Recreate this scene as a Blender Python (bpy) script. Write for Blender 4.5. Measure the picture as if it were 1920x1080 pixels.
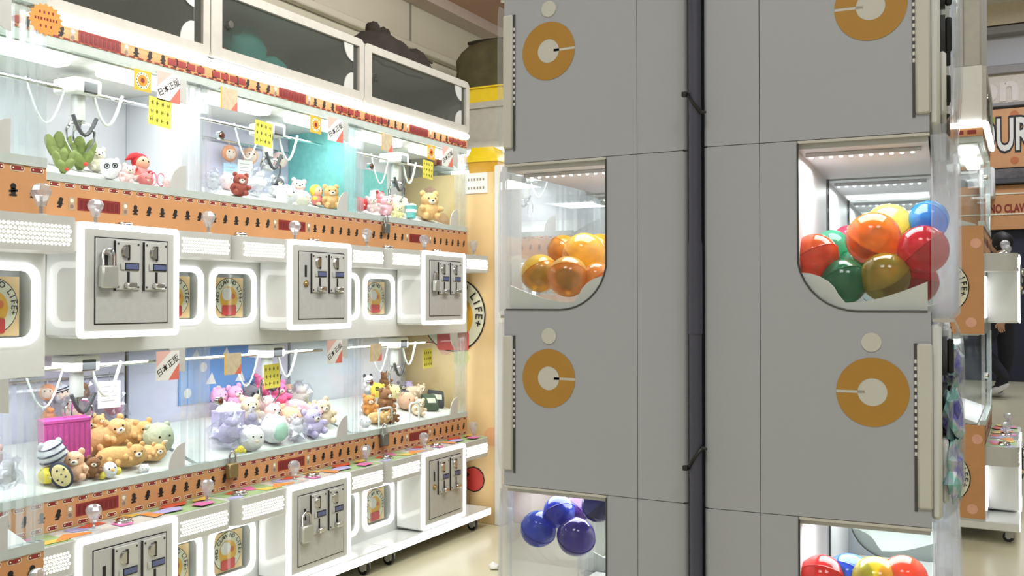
import bpy, bmesh, math, random
from mathutils import Vector, Matrix, noise
R = math.radians
PI = math.pi
S = bpy.context.scene
C = S.collection
random.seed(7)
for o in list(bpy.data.objects):
    bpy.data.objects.remove(o)

# ------------------------------------------------------------------ camera, world, exposure, room lights
CAM_H = 1.03
cd = bpy.data.cameras.new('camera')
cd.sensor_width = 36.0
cd.lens = 36.0 * 1796.0 / 1920.0
cd.clip_start = 0.02
cam = bpy.data.objects.new('camera', cd)
C.objects.link(cam)
cam.location = (0, 0, CAM_H)
cam.rotation_euler = (R(90.8), 0, R(28.4))
S.camera = cam

S.view_settings.view_transform = 'Standard'
S.view_settings.look = 'None'
S.view_settings.gamma = 1.0
S.view_settings.use_curve_mapping = False
S.view_settings.exposure = 0.0
cy = S.cycles
cy.max_bounces = 7
cy.diffuse_bounces = 3
cy.glossy_bounces = 3
cy.transmission_bounces = 4
cy.transparent_max_bounces = 32
cy.caustics_reflective = False
cy.caustics_refractive = False
cy.sample_clamp_indirect = 4.0
cy.use_denoising = True

w = bpy.data.worlds.new('world')
S.world = w
w.use_nodes = True
w.node_tree.nodes['Background'].inputs[0].default_value = (0.9, 0.95, 1.0, 1)
w.node_tree.nodes['Background'].inputs[1].default_value = 0.05


def area(name, loc, size, power, color=(1, 1, 1), rot=(0, 0, 0), sy=None, parent=None, spread=180):
    l = bpy.data.lights.new(name, 'AREA')
    l.shape = 'RECTANGLE'
    l.size = size
    l.size_y = sy or size
    l.energy = power
    l.color = color
    l.spread = R(spread)
    o = bpy.data.objects.new(name, l)
    C.objects.link(o)
    o.location = loc
    o.rotation_euler = rot
    if parent:
        o.parent = parent
    return o


# ceiling troffers of the hall: over the aisle behind the camera, over both aisles, over the far hall
LAMPS = [(-0.6, -1.6, 57), (1.8, -1.2, 57), (1.4, 3.0, 40), (1.4, 7.0, 60), (0.2, 11.3, 120)]
for (lx, ly, lp) in LAMPS:
    area('hall_light', (lx, ly, 4.78), 1.2, lp, (0.84, 0.88, 1.0) if ly > 6 else (1.0, 0.99, 0.98))
area('aisle_fill_light', (-0.85, 2.4, 2.72), 0.25, 52, (1.0, 0.98, 0.94), rot=(0, R(72), 0), sy=2.4)  # added fill out of view, brightens the left wall and machine fronts


# ------------------------------------------------------------------ materials
def lin(c):
    return tuple(((x / 255) / 12.92 if x / 255 <= 0.04045 else ((x / 255 + 0.055) / 1.055) ** 2.4) for x in c)


MATS = {}


def M(name, rgb, rough=0.5, metal=0.0, emit=0.0, var=0.05, scale=30.0, bump=0.0, coat=0.0, samp=True, spec=0.5):
    if name in MATS:
        return MATS[name]
    m = bpy.data.materials.new(name)
    m.use_nodes = True
    nt = m.node_tree
    b = nt.nodes['Principled BSDF']
    col = lin(rgb) + (1,)
    b.inputs['Base Color'].default_value = col
    b.inputs['Roughness'].default_value = rough
    b.inputs['Metallic'].default_value = metal
    b.inputs['Specular IOR Level'].default_value = spec
    b.inputs['Coat Weight'].default_value = coat
    if var or bump:
        tc = nt.nodes.new('ShaderNodeTexCoord')
        n = nt.nodes.new('ShaderNodeTexNoise')
        n.inputs['Scale'].default_value = scale
        n.inputs['Detail'].default_value = 3
        nt.links.new(tc.outputs['Object'], n.inputs['Vector'])
        if var:
            r = nt.nodes.new('ShaderNodeValToRGB')
            r.color_ramp.elements[0].position = 0.3
            r.color_ramp.elements[1].position = 0.7
            r.color_ramp.elements[0].color = tuple(max(0, x * (1 - var)) for x in col[:3]) + (1,)
            r.color_ramp.elements[1].color = tuple(min(1, x * (1 + var)) for x in col[:3]) + (1,)
            nt.links.new(n.outputs['Fac'], r.inputs['Fac'])
            nt.links.new(r.outputs['Color'], b.inputs['Base Color'])
        if bump:
            bp = nt.nodes.new('ShaderNodeBump')
            bp.inputs['Strength'].default_value = bump
            bp.inputs['Distance'].default_value = 0.01
            nt.links.new(n.outputs['Fac'], bp.inputs['Height'])
            nt.links.new(bp.outputs['Normal'], b.inputs['Normal'])
    if emit:
        b.inputs['Emission Color'].default_value = col
        b.inputs['Emission Strength'].default_value = emit
        if not samp:
            m.cycles.emission_sampling = 'NONE'
    m.diffuse_color = col
    MATS[name] = m
    return m


def G(name, rgb=(255, 255, 255), gloss=0.06, rough=0.02, ior=1.3, haze=0.0, hazecol=(235, 240, 245)):
    """clear plastic or glass sheet: straight-through tint, fresnel reflection, a little milky haze"""
    if name in MATS:
        return MATS[name]
    m = bpy.data.materials.new(name)
    m.use_nodes = True
    nt = m.node_tree
    nt.nodes.clear()
    out = nt.nodes.new('ShaderNodeOutputMaterial')
    tr = nt.nodes.new('ShaderNodeBsdfTransparent')
    tr.inputs[0].default_value = lin(rgb) + (1,)
    gl = nt.nodes.new('ShaderNodeBsdfGlossy')
    gl.inputs['Roughness'].default_value = rough
    lw = nt.nodes.new('ShaderNodeLayerWeight')
    lw.inputs['Blend'].default_value = 0.5
    pw = nt.nodes.new('ShaderNodeMath')
    pw.operation = 'POWER'
    pw.inputs[1].default_value = 4.0
    nt.links.new(lw.outputs['Facing'], pw.inputs[0])
    ad = nt.nodes.new('ShaderNodeMath')
    ad.operation = 'MULTIPLY_ADD'
    ad.inputs[1].default_value = (ior - 1.0)
    ad.inputs[2].default_value = gloss
    ad.use_clamp = True
    nt.links.new(pw.outputs[0], ad.inputs[0])
    mx = nt.nodes.new('ShaderNodeMixShader')
    nt.links.new(ad.outputs[0], mx.inputs[0])
    base = tr
    if haze:
        df = nt.nodes.new('ShaderNodeBsdfDiffuse')
        df.inputs[0].default_value = lin(hazecol) + (1,)
        tl = nt.nodes.new('ShaderNodeBsdfTranslucent')
        tl.inputs[0].default_value = lin(hazecol) + (1,)
        dm = nt.nodes.new('ShaderNodeMixShader')
        dm.inputs[0].default_value = 0.5
        nt.links.new(df.outputs[0], dm.inputs[1])
        nt.links.new(tl.outputs[0], dm.inputs[2])
        m2 = nt.nodes.new('ShaderNodeMixShader')
        m2.inputs[0].default_value = haze
        nt.links.new(tr.outputs[0], m2.inputs[1])
        nt.links.new(dm.outputs[0], m2.inputs[2])
        base = m2
    nt.links.new(base.outputs[0], mx.inputs[1])
    nt.links.new(gl.outputs[0], mx.inputs[2])
    nt.links.new(mx.outputs[0], out.inputs[0])
    MATS[name] = m
    return m


# ------------------------------------------------------------------ mesh builder
def rrect(y0, y1, z0, z1, r, n=4):
    pts = []
    for (cx, cz, a0) in ((y1 - r, z0 + r, -90), (y1 - r, z1 - r, 0), (y0 + r, z1 - r, 90), (y0 + r, z0 + r, 180)):
        for i in range(n + 1):
            a = R(a0 + 90 * i / n)
            pts.append((cx + r * math.cos(a), cz + r * math.sin(a)))
    return pts


def circ(cy_, cz_, r, n=24, a0=0, a1=360):
    k = n if abs(a1 - a0) >= 360 else n + 1
    return [(cy_ + r * math.cos(R(a0 + (a1 - a0) * i / n)), cz_ + r * math.sin(R(a0 + (a1 - a0) * i / n))) for i in range(k)]


AX = {'x': lambda p, t: (t, p[0], p[1]), 'y': lambda p, t: (p[0], t, p[1]), 'z': lambda p, t: (p[0], p[1], t)}


class MB:
    def __init__(s, sx=1, fold=None):
        s.v, s.f, s.m, s.mats, s.sx, s.fold = [], [], [], [], sx, fold

    def mi(s, mat):
        if mat not in s.mats:
            s.mats.append(mat)
        return s.mats.index(mat)

    def add(s, vs, fs, mat, T=None):
        k = len(s.v)
        i = s.mi(mat)
        if T is not None:
            vs = [T @ Vector(v) for v in vs]
        s.v += [tuple(v) for v in vs]
        for f in fs:
            s.f.append([k + q for q in f])
            s.m.append(i)
        return s

    def box(s, x0, x1, y0, y1, z0, z1, mat, b=0.0, T=None):
        lo, hi = (x0, y0, z0), (x1, y1, z1)
        if b <= 0:
            vs = [(x, y, z) for x in (x0, x1) for y in (y0, y1) for z in (z0, z1)]
            return s.add(vs, [(0, 1, 3, 2), (4, 6, 7, 5), (0, 4, 5, 1), (2, 3, 7, 6), (0, 2, 6, 4), (1, 5, 7, 3)], mat, T)
        b = min(b, *[0.49 * (hi[i] - lo[i]) for i in range(3)])
        idx, vs = {}, []
        for sg in [(a, c, d) for a in (0, 1) for c in (0, 1) for d in (0, 1)]:
            for ax in range(3):
                p = [(hi[i] - (0 if i == ax else b)) if sg[i] else (lo[i] + (0 if i == ax else b)) for i in range(3)]
                idx[(sg, ax)] = len(vs)
                vs.append(p)
        fs = []
        for ax in range(3):
            o1, o2 = [i for i in range(3) if i != ax]
            for sd in (0, 1):
                q = []
                for (p1, p2) in ((0, 0), (0, 1), (1, 1), (1, 0)):
                    g = [0, 0, 0]
                    g[ax], g[o1], g[o2] = sd, p1, p2
                    q.append(idx[(tuple(g), ax)])
                fs.append(q)
            for p1 in (0, 1):
                for p2 in (0, 1):
                    g0, g1 = [0, 0, 0], [0, 0, 0]
                    g0[o1] = g1[o1] = p1
                    g0[o2] = g1[o2] = p2
                    g1[ax] = 1
                    g0, g1 = tuple(g0), tuple(g1)
                    fs.append([idx[(g0, o1)], idx[(g1, o1)], idx[(g1, o2)], idx[(g0, o2)]])
        for sg in [(a, c, d) for a in (0, 1) for c in (0, 1) for d in (0, 1)]:
            fs.append([idx[(sg, 0)], idx[(sg, 1)], idx[(sg, 2)]])
        return s.add(vs, fs, mat, T)

    def prism(s, pts, ax, lo, hi, mat, T=None):
        n = len(pts)
        vs = [AX[ax](p, lo) for p in pts] + [AX[ax](p, hi) for p in pts]
        fs = [list(range(n))[::-1], list(range(n, 2 * n))] + [[i, (i + 1) % n, n + (i + 1) % n, n + i] for i in range(n)]
        return s.add(vs, fs, mat, T)

    def flat(s, pts, ax, t, mat, T=None):
        return s.add([AX[ax](p, t) for p in pts], [list(range(len(pts)))], mat, T)

    def frame(s, outer, inner, ax, lo, hi, mat, T=None):
        n = len(outer)
        vs = [AX[ax](p, t) for t in (lo, hi) for p in (*outer, *inner)]
        fs = []
        for i in range(n):
            j = (i + 1) % n
            fs += [[i, j, n + j, n + i], [2 * n + i, 3 * n + i, 3 * n + j, 2 * n + j],
                   [i, 2 * n + i, 2 * n + j, j], [n + i, n + j, 3 * n + j, 3 * n + i]]
        return s.add(vs, fs, mat, T)

    def tube(s, pts, r, mat, n=8, T=None, closed=False):
        pts = [Vector(p) for p in pts]
        k = len(pts)
        rs = r if isinstance(r, (list, tuple)) else [r] * k
        vs, up = [], None
        for i, p in enumerate(pts):
            if closed:
                t = pts[(i + 1) % k] - pts[i - 1]
            else:
                t = pts[min(i + 1, k - 1)] - pts[max(i - 1, 0)]
            t.normalize()
            if up is None:
                up = Vector((0, 0, 1)) if abs(t.z) < 0.9 else Vector((1, 0, 0))
            a = t.cross(up).normalized()
            up = a.cross(t).normalized()
            for j in range(n):
                q = 2 * PI * j / n
                vs.append(p + (a * math.cos(q) + up * math.sin(q)) * rs[i])
        fs = []
        for i in range(k if closed else k - 1):
            i2 = (i + 1) % k
            for j in range(n):
                j2 = (j + 1) % n
                fs.append([i * n + j, i * n + j2, i2 * n + j2, i2 * n + j])
        if not closed:
            fs += [list(range(n))[::-1], list(range((k - 1) * n, k * n))]
        return s.add(vs, fs, mat, T)

    def cyl(s, p0, p1, r, mat, n=12, r1=None, T=None):
        return s.tube([p0, p1], [r, r if r1 is None else r1], mat, n, T)

    def lathe(s, prof, mat, n=14, T=None):
        vs = [(r * math.cos(2 * PI * j / n), r * math.sin(2 * PI * j / n), z) for (r, z) in prof for j in range(n)]
        k = len(prof)
        fs = [[i * n + j, i * n + (j + 1) % n, (i + 1) * n + (j + 1) % n, (i + 1) * n + j] for i in range(k - 1) for j in range(n)]
        fs += [list(range(n))[::-1], list(range((k - 1) * n, k * n))]
        return s.add(vs, fs, mat, T)

    def ell(s, c, r, mat, T=None, nu=12, nv=8, lump=0.0, seed=0, rot=None):
        if isinstance(r, (int, float)):
            r = (r, r, r)
        vs = []
        def P(v):
            v = Vector(v)
            if lump:
                v = v * (1 + lump * noise.noise(v * 2.2 + Vector((seed, seed * 1.7, 0))))
            v = Vector((v.x * r[0], v.y * r[1], v.z * r[2]))
            if rot is not None:
                v = rot @ v
            return v + Vector(c)
        vs.append(P((0, 0, -1)))
        for i in range(1, nv):
            a = -PI / 2 + PI * i / nv
            for j in range(nu):
                q = 2 * PI * j / nu
                vs.append(P((math.cos(a) * math.cos(q), math.cos(a) * math.sin(q), math.sin(a))))
        vs.append(P((0, 0, 1)))
        fs = []
        for j in range(nu):
            j2 = (j + 1) % nu
            fs.append([0, 1 + j2, 1 + j])
            for i in range(nv - 2):
                a, b = 1 + i * nu, 1 + (i + 1) * nu
                fs.append([a + j, a + j2, b + j2, b + j])
            e = 1 + (nv - 2) * nu
            fs.append([e + j, e + j2, len(vs) - 1])
        return s.add(vs, fs, mat, T)

    def build(s, name, parent=None, loc=(0, 0, 0), rot=(0, 0, 0), smooth=True, stuff=False, recalc=True):
        me = bpy.data.meshes.new(name)
        if s.fold:
            s.v = [(v[0] if v[0] < s.fold[0] else s.fold[0] + (v[0] - s.fold[0]) * s.fold[1], v[1], v[2]) for v in s.v]
        vs = [(v[0] * s.sx, v[1], v[2]) for v in s.v] if s.sx != 1 else s.v
        me.from_pydata(vs, [], s.f)
        for m in s.mats:
            me.materials.append(m)
        me.polygons.foreach_set('material_index', s.m)
        if recalc:
            bm = bmesh.new()
            bm.from_mesh(me)
            bmesh.ops.recalc_face_normals(bm, faces=bm.faces)
            bm.to_mesh(me)
            bm.free()
        if smooth:
            me.polygons.foreach_set('use_smooth', [True] * len(me.polygons))
            me.set_sharp_from_angle(angle=R(38))
        me.update()
        o = bpy.data.objects.new(name, me)
        C.objects.link(o)
        o.location = loc
        o.rotation_euler = rot
        if parent:
            o.parent = parent
        if stuff:
            o['kind'] = 'stuff'
        return o


def tag(o, label, cat, group=None):
    o['label'] = label
    o['category'] = cat
    if group:
        o['group'] = group
    return o


def thing(name, label, cat, loc=(0, 0, 0), rz=0, group=None):
    o = bpy.data.objects.new(name, None)
    C.objects.link(o)
    o.location = loc
    o.rotation_euler = (0, 0, rz)
    return tag(o, label, cat, group)


def struct(o):
    o['kind'] = 'structure'
    return o


def copy_tree(o, parent=None):
    c = o.copy()
    C.objects.link(c)
    if parent is not None:
        c.parent = parent
    for ch in list(o.children):
        copy_tree(ch, c)
    return c


TXT = {}


def text_geo(ch, bold=0.0):
    """outline of a word as flat polygons, cap height about 0.7"""
    key = (ch, bold)
    if key not in TXT:
        cu = bpy.data.curves.new('t', 'FONT')
        cu.body = ch
        cu.align_x = 'CENTER'
        cu.resolution_u = 3
        cu.offset = bold
        ob = bpy.data.objects.new('t', cu)
        C.objects.link(ob)
        bpy.context.view_layer.update()
        me = ob.to_mesh()
        TXT[key] = ([tuple(v.co) for v in me.vertices], [list(p.vertices) for p in me.polygons])
        ob.to_mesh_clear()
        bpy.data.objects.remove(ob)
        bpy.data.curves.remove(cu)
    return TXT[key]


def put_text(mb, ch, mat, T, bold=0.0):
    v, f = text_geo(ch, bold)
    if v:
        mb.add(v, f, mat, T)


# frames that lay local text (x right, y up) on a wall facing +x (reads along +y) or facing -y (reads along +x)
FX = Matrix(((0, 0, 1, 0), (1, 0, 0, 0), (0, 1, 0, 0), (0, 0, 0, 1)))
FY = Matrix(((1, 0, 0, 0), (0, 0, -1, 0), (0, 1, 0, 0), (0, 0, 0, 1)))


def TX(x, y, z, s=1.0, rot=0.0):
    return Matrix.Translation((x, y, z)) @ FX @ Matrix.Rotation(R(rot), 4, 'Z') @ Matrix.Scale(s, 4)


def TY(x, y, z, s=1.0, rot=0.0):
    return Matrix.Translation((x, y, z)) @ FY @ Matrix.Rotation(R(rot), 4, 'Z') @ Matrix.Scale(s, 4)


def arc_text(mb, text, cx, cz, r, mat, frame, plane, s, a0, a1, bold=0.02):
    n = len(text)
    for i, ch in enumerate(text):
        if ch == ' ':
            continue
        a = a0 + (a1 - a0) * i / (n - 1)
        px_, pz_ = cx + r * math.cos(R(a)), cz + r * math.sin(R(a))
        T = (TX(plane, px_, pz_, s, a - 90) if frame == 'x' else TY(px_, plane, pz_, s, a - 90))
        put_text(mb, ch, mat, T, bold)


# shared materials
WHITE = M('white_plastic', (226, 229, 226), 0.22, coat=0.3, var=0.015)
WHITE_M = M('white_matt', (228, 228, 224), 0.55, var=0.02)
GREYP = M('light_grey_plastic', (196, 197, 192), 0.4, var=0.02)
STEEL = M('brushed_steel', (192, 193, 190), 0.42, metal=0.15, var=0.04, scale=60)
CHROME = M('chrome', (215, 215, 215), 0.12, metal=1.0, var=0)
DARK = M('black_plastic', (28, 28, 30), 0.45, var=0.05)
DGREY = M('dark_grey_plastic', (72, 73, 76), 0.5)
BLACK = M('black_print', (24, 20, 18), 0.6, var=0)
BRASS = M('brass', (190, 160, 96), 0.28, metal=0.9, var=0.03)
ORANGE = M('orange_print', (204, 148, 98), 0.5, var=0.04, scale=14)
ORANGE_Y = M('pale_orange_print', (240, 206, 150), 0.5, var=0.05, scale=8)
RED = M('dark_red_print', (138, 42, 36), 0.5, var=0.03)
CREAM = M('cream_print', (238, 236, 208), 0.5, var=0.01)
YEL = M('yellow_print', (240, 184, 60), 0.5, var=0.02)
REDB = M('bright_red_print', (212, 66, 58), 0.5, var=0.03)
GLOW = M('led_white', (255, 255, 255), 0.4, emit=2.6, var=0)
TUBE = M('led_tube', (255, 255, 250), 0.4, emit=5.0, var=0)
DOTS = M('led_dots', (255, 255, 244), 0.4, emit=3.0, var=0, samp=False)
GLASS = G('clear_acrylic', (252, 255, 254), 0.012, 0.02, 1.2)
PANE = G('clear_pane', (250, 252, 252), 0.03, 0.03, 1.3)
EDGE = G('acrylic_edge', (250, 251, 252), 0.08, 0.06, 1.25, haze=0.12, hazecol=(246, 247, 248))
CRYSTAL = G('crystal', (244, 246, 248), 0.16, 0.05, 1.5, haze=0.30, hazecol=(240, 243, 248))
SMOKE = G('smoked_glass', (236, 237, 235), 0.03, 0.03, 1.3, haze=0.27, hazecol=(134, 136, 130))
PAPER = M('white_paper', (236, 236, 232), 0.8, var=0.01)
NOTE = M('yellow_paper', (234, 226, 96), 0.8, var=0.03)
INKC = M('grey_ink', (120, 112, 60), 0.8, var=0)

# ------------------------------------------------------------------ the hall
def floor_mat():
    m = bpy.data.materials.new('cream_floor')
    m.use_nodes = True
    nt = m.node_tree
    b = nt.nodes['Principled BSDF']
    b.inputs['Roughness'].default_value = 0.28
    tc = nt.nodes.new('ShaderNodeTexCoord')
    n = nt.nodes.new('ShaderNodeTexNoise')
    n.inputs['Scale'].default_value = 5
    n.inputs['Detail'].default_value = 6
    r = nt.nodes.new('ShaderNodeValToRGB')
    r.color_ramp.elements[0].color = lin((206, 200, 166)) + (1,)
    r.color_ramp.elements[1].color = lin((222, 217, 188)) + (1,)
    nt.links.new(tc.outputs['Object'], n.inputs['Vector'])
    nt.links.new(n.outputs['Fac'], r.inputs['Fac'])
    nt.links.new(r.outputs['Color'], b.inputs['Base Color'])
    return m


WALLC = M('cream_wall', (214, 208, 190), 0.8, var=0.04, scale=3, bump=0.05)
CEILC = M('white_ceiling', (232, 228, 220), 0.8, var=0.02, scale=2)
SOFF = M('tan_soffit', (206, 170, 146), 0.75, var=0.04, scale=2)
PINK = M('pale_pink_trim', (214, 196, 186), 0.7, var=0.03)
FARC = M('far_wall_panel', (214, 214, 216), 0.7, var=0.03, scale=2)
BEAMC = M('grey_beam', (150, 146, 142), 0.6)
NAVY = M('navy_shutter', (30, 34, 56), 0.5, var=0.1)
struct(MB().box(-3.15, 7, -3.2, 14.2, -0.1, 0, floor_mat()).build('floor'))
struct(MB().box(-3.15, -3.05, -3.2, 14.2, 0, 4.9, WALLC).build('wall_left'))
struct(MB().box(7, 7.1, -3.2, 14.2, 0, 4.9, CEILC).build('wall_right'))
struct(MB().box(-3.05, 7, -3.2, -3.1, 0, 4.9, CEILC).build('wall_front'))
struct(MB().box(-3.15, 7.1, -3.2, 14.3, 4.9, 5.0, CEILC).build('ceiling'))
fw = MB()
fw.box(-3.05, 7, 14.1, 14.2, 0, 4.9, FARC)
struct(fw.build('wall_back'))
struct(MB().box(-3.05, -1.7, -1.0, 9.0, 2.76, 2.9, SOFF).build('ceiling_soffit'))
struct(MB().box(-3.05, -2.93, -1.0, 9.0, 2.70, 2.76, PINK).build('trim_1'))
struct(MB().box(-3.05, -3.0, -1.0, 9.0, 2.43, 2.47, WALLC, 0.006).build('trim_2'))
struct(MB().box(-3.05, -3.042, 4.43, 4.44, 0.0, 2.70, BEAMC).build('trim_3'))
struct(MB().cyl((-3.04, 1.0, 2.53), (-3.04, 3.6, 2.53), 0.006, BEAMC, 8).cyl((-3.04, 3.6, 2.53), (-3.04, 3.6, 2.45), 0.006, BEAMC, 8).build('trim_4'))
struct(MB().box(-1.7, 2.2, 13.9, 14.1, 4.62, 4.9, M('cream_beam', (232, 218, 190), 0.7)).build('trim_5'))
struct(MB().box(-1.7, 2.2, 13.88, 14.1, 4.5, 4.60, BEAMC, 0.01).build('trim_6'))
struct(MB().box(-1.7, 2.2, 13.88, 14.1, 3.98, 4.09, BEAMC, 0.01).build('trim_7'))
struct(MB().box(-1.7, 2.2, 13.95, 14.1, 3.6, 3.98, M('beige_panel', (222, 210, 194), 0.7)).build('trim_8'))
struct(MB().box(-1.7, 2.2, 13.88, 14.1, 3.55, 3.60, BEAMC, 0.01).build('trim_9'))
struct(MB().box(-2.6, 3.0, 13.9, 14.1, 0.0, 1.95, NAVY).build('trim_10'))

# lettered signs on the far wall
t = thing('banner_sign', 'orange wall banner with big white letters on the far wall', 'sign', (0, 13.8, 0))
b = MB().box(-1.6, 1.3, -0.02, 0.02, 2.74, 3.50, ORANGE, 0.004)
b.flat(circ(-0.16, 3.42, 0.05, 10), 'y', -0.022, M('rust_leaf', (190, 110, 60), 0.6))
b.flat(circ(-0.16, 2.83, 0.05, 10), 'y', -0.022, M('rust_leaf', (190, 110, 60), 0.6))
b.flat(circ(-0.42, 3.36, 0.05, 10), 'y', -0.022, M('green_leaf', (150, 160, 70), 0.6))
b.build('panel', t)
tx = MB()
put_text(tx, 'OUR', BLACK, TY(-0.300, -0.026, 2.97, 0.58) @ Matrix.Diagonal((0.52, 1, 1, 1)), 0.07)
put_text(tx, 'OUR', M('sign_white', (226, 222, 212), 0.6), TY(-0.300, -0.03, 2.97, 0.58) @ Matrix.Diagonal((0.52, 1, 1, 1)), 0.022)
tx.build('lettering', t, recalc=False)
t = thing('lower_sign', 'orange sign board with red lettering below the big banner', 'sign', (0, 13.8, 0))
b = MB().box(-1.6, 1.3, -0.02, 0.02, 1.95, 2.52, ORANGE, 0.004)
b.box(-1.6, 1.3, -0.03, -0.02, 2.40, 2.415, CREAM)
b.box(-1.6, 1.3, -0.03, -0.02, 2.14, 2.155, CREAM)
for i in range(40):
    b.flat(circ(-0.5 + i * 0.04, 2.147, 0.012, 6), 'y', -0.032, CREAM)
b.build('panel', t)
tx = MB()
put_text(tx, 'NO CLAW', RED, TY(-0.235, -0.026, 2.17, 0.15) @ Matrix.Diagonal((0.62, 1, 1, 1)), 0.03)
tx.build('lettering', t, recalc=False)
t = MB()
t.box(-0.42, 1.3, 13.7, 14.0, 2.53, 2.60, DGREY, 0.01).box(-0.42, 1.3, 13.72, 14.0, 2.60, 2.72, M('photo_strip', (96, 92, 92), 0.6, var=0.4, scale=9))
tag(t.build('dark_shelf'), 'dark grey shelf strip between the two orange signs', 'shelf')
t = MB().box(-0.56, -0.38, 13.45, 13.78, 2.34, 2.72, WHITE_M, 0.02).box(-0.52, -0.42, 13.44, 13.46, 2.38, 2.64, GREYP)
tag(t.build('wall_box'), 'small white box unit fixed in front of the orange sign boards', 'box')
t = MB()
put_text(t, 'on', M('ghost_letter', (232, 222, 210), 0.6, var=0), TY(-0.36, 13.94, 3.64, 0.5), 0.03)  # ghost reflection painted as flat pale letters
tag(t.build('reflected_lettering', recalc=False), 'faint reflected letters painted on the beige strip above the orange banner', 'lettering')

# added lamp bar out of view, a body for the aisle fill light
t = thing('fill_lamp_bar', 'added white lamp bar out of view over the aisle, for fill light', 'lamp', (-0.82, 2.4, 2.72))
MB().box(-0.015, 0.015, -1.22, 1.22, -0.13, 0.13, WHITE_M, 0.006, Matrix.Rotation(R(-18), 4, 'Y')).build('housing', t)
for y in (-0.9, 0.9):
    MB().cyl((0.0, y, 0.1), (0.0, y, 2.18), 0.008, STEEL, 8).build('rod', t)

# ------------------------------------------------------------------ two-tier claw machines (local: x out of the glass, y to the viewer's right)
W = 0.80


def logo(b, plane, cy0, cz0, r, face='x', poster=None):
    """round cream badge: black rim, arc lettering, yellow disc, white and red shapes"""
    ax = face
    sg = 1 if face == 'x' else -1
    e = 0.0006 * sg * max(1.0, r / 0.06)
    b.flat(circ(cy0, cz0, r, 28), ax, plane + e, BLACK)
    b.flat(circ(cy0, cz0, r * 0.965, 28), ax, plane + 2 * e, CREAM)
    b.flat(circ(cy0, cz0 - 0.06 * r, r * 0.62, 24), ax, plane + 3 * e, YEL)
    b.flat(circ(cy0 - 0.16 * r, cz0 + 0.16 * r, r * 0.34, 16), ax, plane + 4 * e, M('print_white', (240, 238, 232), 0.5, var=0))
    b.flat(circ(cy0 + 0.30 * r, cz0 + 0.05 * r, r * 0.15, 12), ax, plane + 4 * e, M('print_orange', (226, 120, 60), 0.5, var=0))
    b.flat(rrect(cy0 - 0.5 * r, cy0 + 0.5 * r, cz0 - 0.95 * r, cz0 - 0.42 * r, 0.1 * r, 3), ax, plane + 5 * e, REDB)
    arc_text(b, '+NO CLAW NO LIFE+', cy0, cz0, r * 0.72, BLACK, face, plane + 6 * e, r * 0.30, 196, -16)


def band(b, x, z0, z1, icons_z, top_dash=True, low_dash=False, y0=0.0, y1=W):
    """orange printed strip: links along the edge, little black figures, red plate in the middle"""
    b.flat([(y0, z0), (y1, z0), (y1, z1), (y0, z1)], 'x', x, ORANGE)
    rows = ([z1 - 0.010] if top_dash else []) + ([z0 + 0.010] if low_dash else [])
    n = 17
    for zr in rows:
        for i in range(n):
            c = y0 + (i + 0.5) * (y1 - y0) / n
            b.flat(rrect(c - 0.0165, c + 0.0165, zr - 0.0068, zr + 0.0068, 0.005, 2), 'x', x + 0.0006, CREAM)
            b.flat(rrect(c - 0.0145, c + 0.0145, zr - 0.005, zr + 0.005, 0.003, 2), 'x', x + 0.0012, RED)
            for q in (-0.010, 0.010):
                b.flat(circ(c + q, zr, 0.0022, 6), 'x', x + 0.0018, CREAM)
    h = 0.014
    for i in range(16):
        c = y0 + 0.03 + i * (y1 - y0 - 0.06) / 15
        if abs(c - (y0 + y1) / 2) < 0.105:
            continue
        e = x + 0.0006
        k = i % 2
        b.flat(circ(c + 0.002 * k, icons_z + h * 0.55, h * 0.5, 8), 'x', e, BLACK)
        b.flat([(c - 0.006, icons_z + 0.004), (c + 0.007, icons_z + 0.003), (c + 0.005, icons_z - h * 0.7), (c - 0.005, icons_z - h * 0.7)], 'x', e, BLACK)
        b.flat([(c - 0.011 + 0.004 * k, icons_z - 0.002 + 0.005 * k), (c + 0.011, icons_z + 0.001 - 0.004 * k), (c + 0.010, icons_z - 0.004), (c - 0.01, icons_z - 0.006)], 'x', e, BLACK)
        b.flat([(c - 0.009, icons_z - h * 0.7), (c + 0.009 - 0.006 * k, icons_z - h * 0.7), (c + 0.008 - 0.006 * k, icons_z - h), (c - 0.010, icons_z - h)], 'x', e, BLACK)
    m = (y0 + y1) / 2
    b.flat([(m - 0.07, icons_z - 0.017), (m + 0.07, icons_z - 0.017), (m + 0.07, icons_z + 0.018), (m - 0.07, icons_z + 0.018)], 'x', x + 0.0006, RED)
    for i in range(9):
        c = m - 0.058 + i * 0.0145
        b.flat([(c - 0.0045, icons_z - 0.012), (c + 0.0045, icons_z - 0.012), (c + 0.0045, icons_z + 0.013), (c - 0.0045, icons_z + 0.010)], 'x', x + 0.0012, M('dull_red_print', (112, 30, 28), 0.5, var=0))
    for c in (m - 0.088, m + 0.088):
        b.flat([(c - 0.009, icons_z - 0.018), (c + 0.009, icons_z - 0.018), (c + 0.009, icons_z + 0.018), (c - 0.009, icons_z + 0.018)], 'x', x + 0.0006, M('print_greyish', (186, 160, 132), 0.5, var=0.2, scale=200))
        b.flat(circ(c, icons_z + 0.008, 0.006, 8), 'x', x + 0.0012, CREAM)
        b.flat(circ(c, icons_z - 0.008, 0.006, 8), 'x', x + 0.0012, M('print_grey', (140, 120, 104), 0.5, var=0))


SHELF_COL = [M('shelf_green', (156, 184, 132), 0.4), M('shelf_lilac', (176, 170, 214), 0.4), M('shelf_red', (214, 86, 56), 0.4),
             M('shelf_pink', (222, 112, 170), 0.4), M('shelf_yellow', (232, 192, 84), 0.4), M('shelf_orange', (222, 140, 70), 0.4)]


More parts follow.
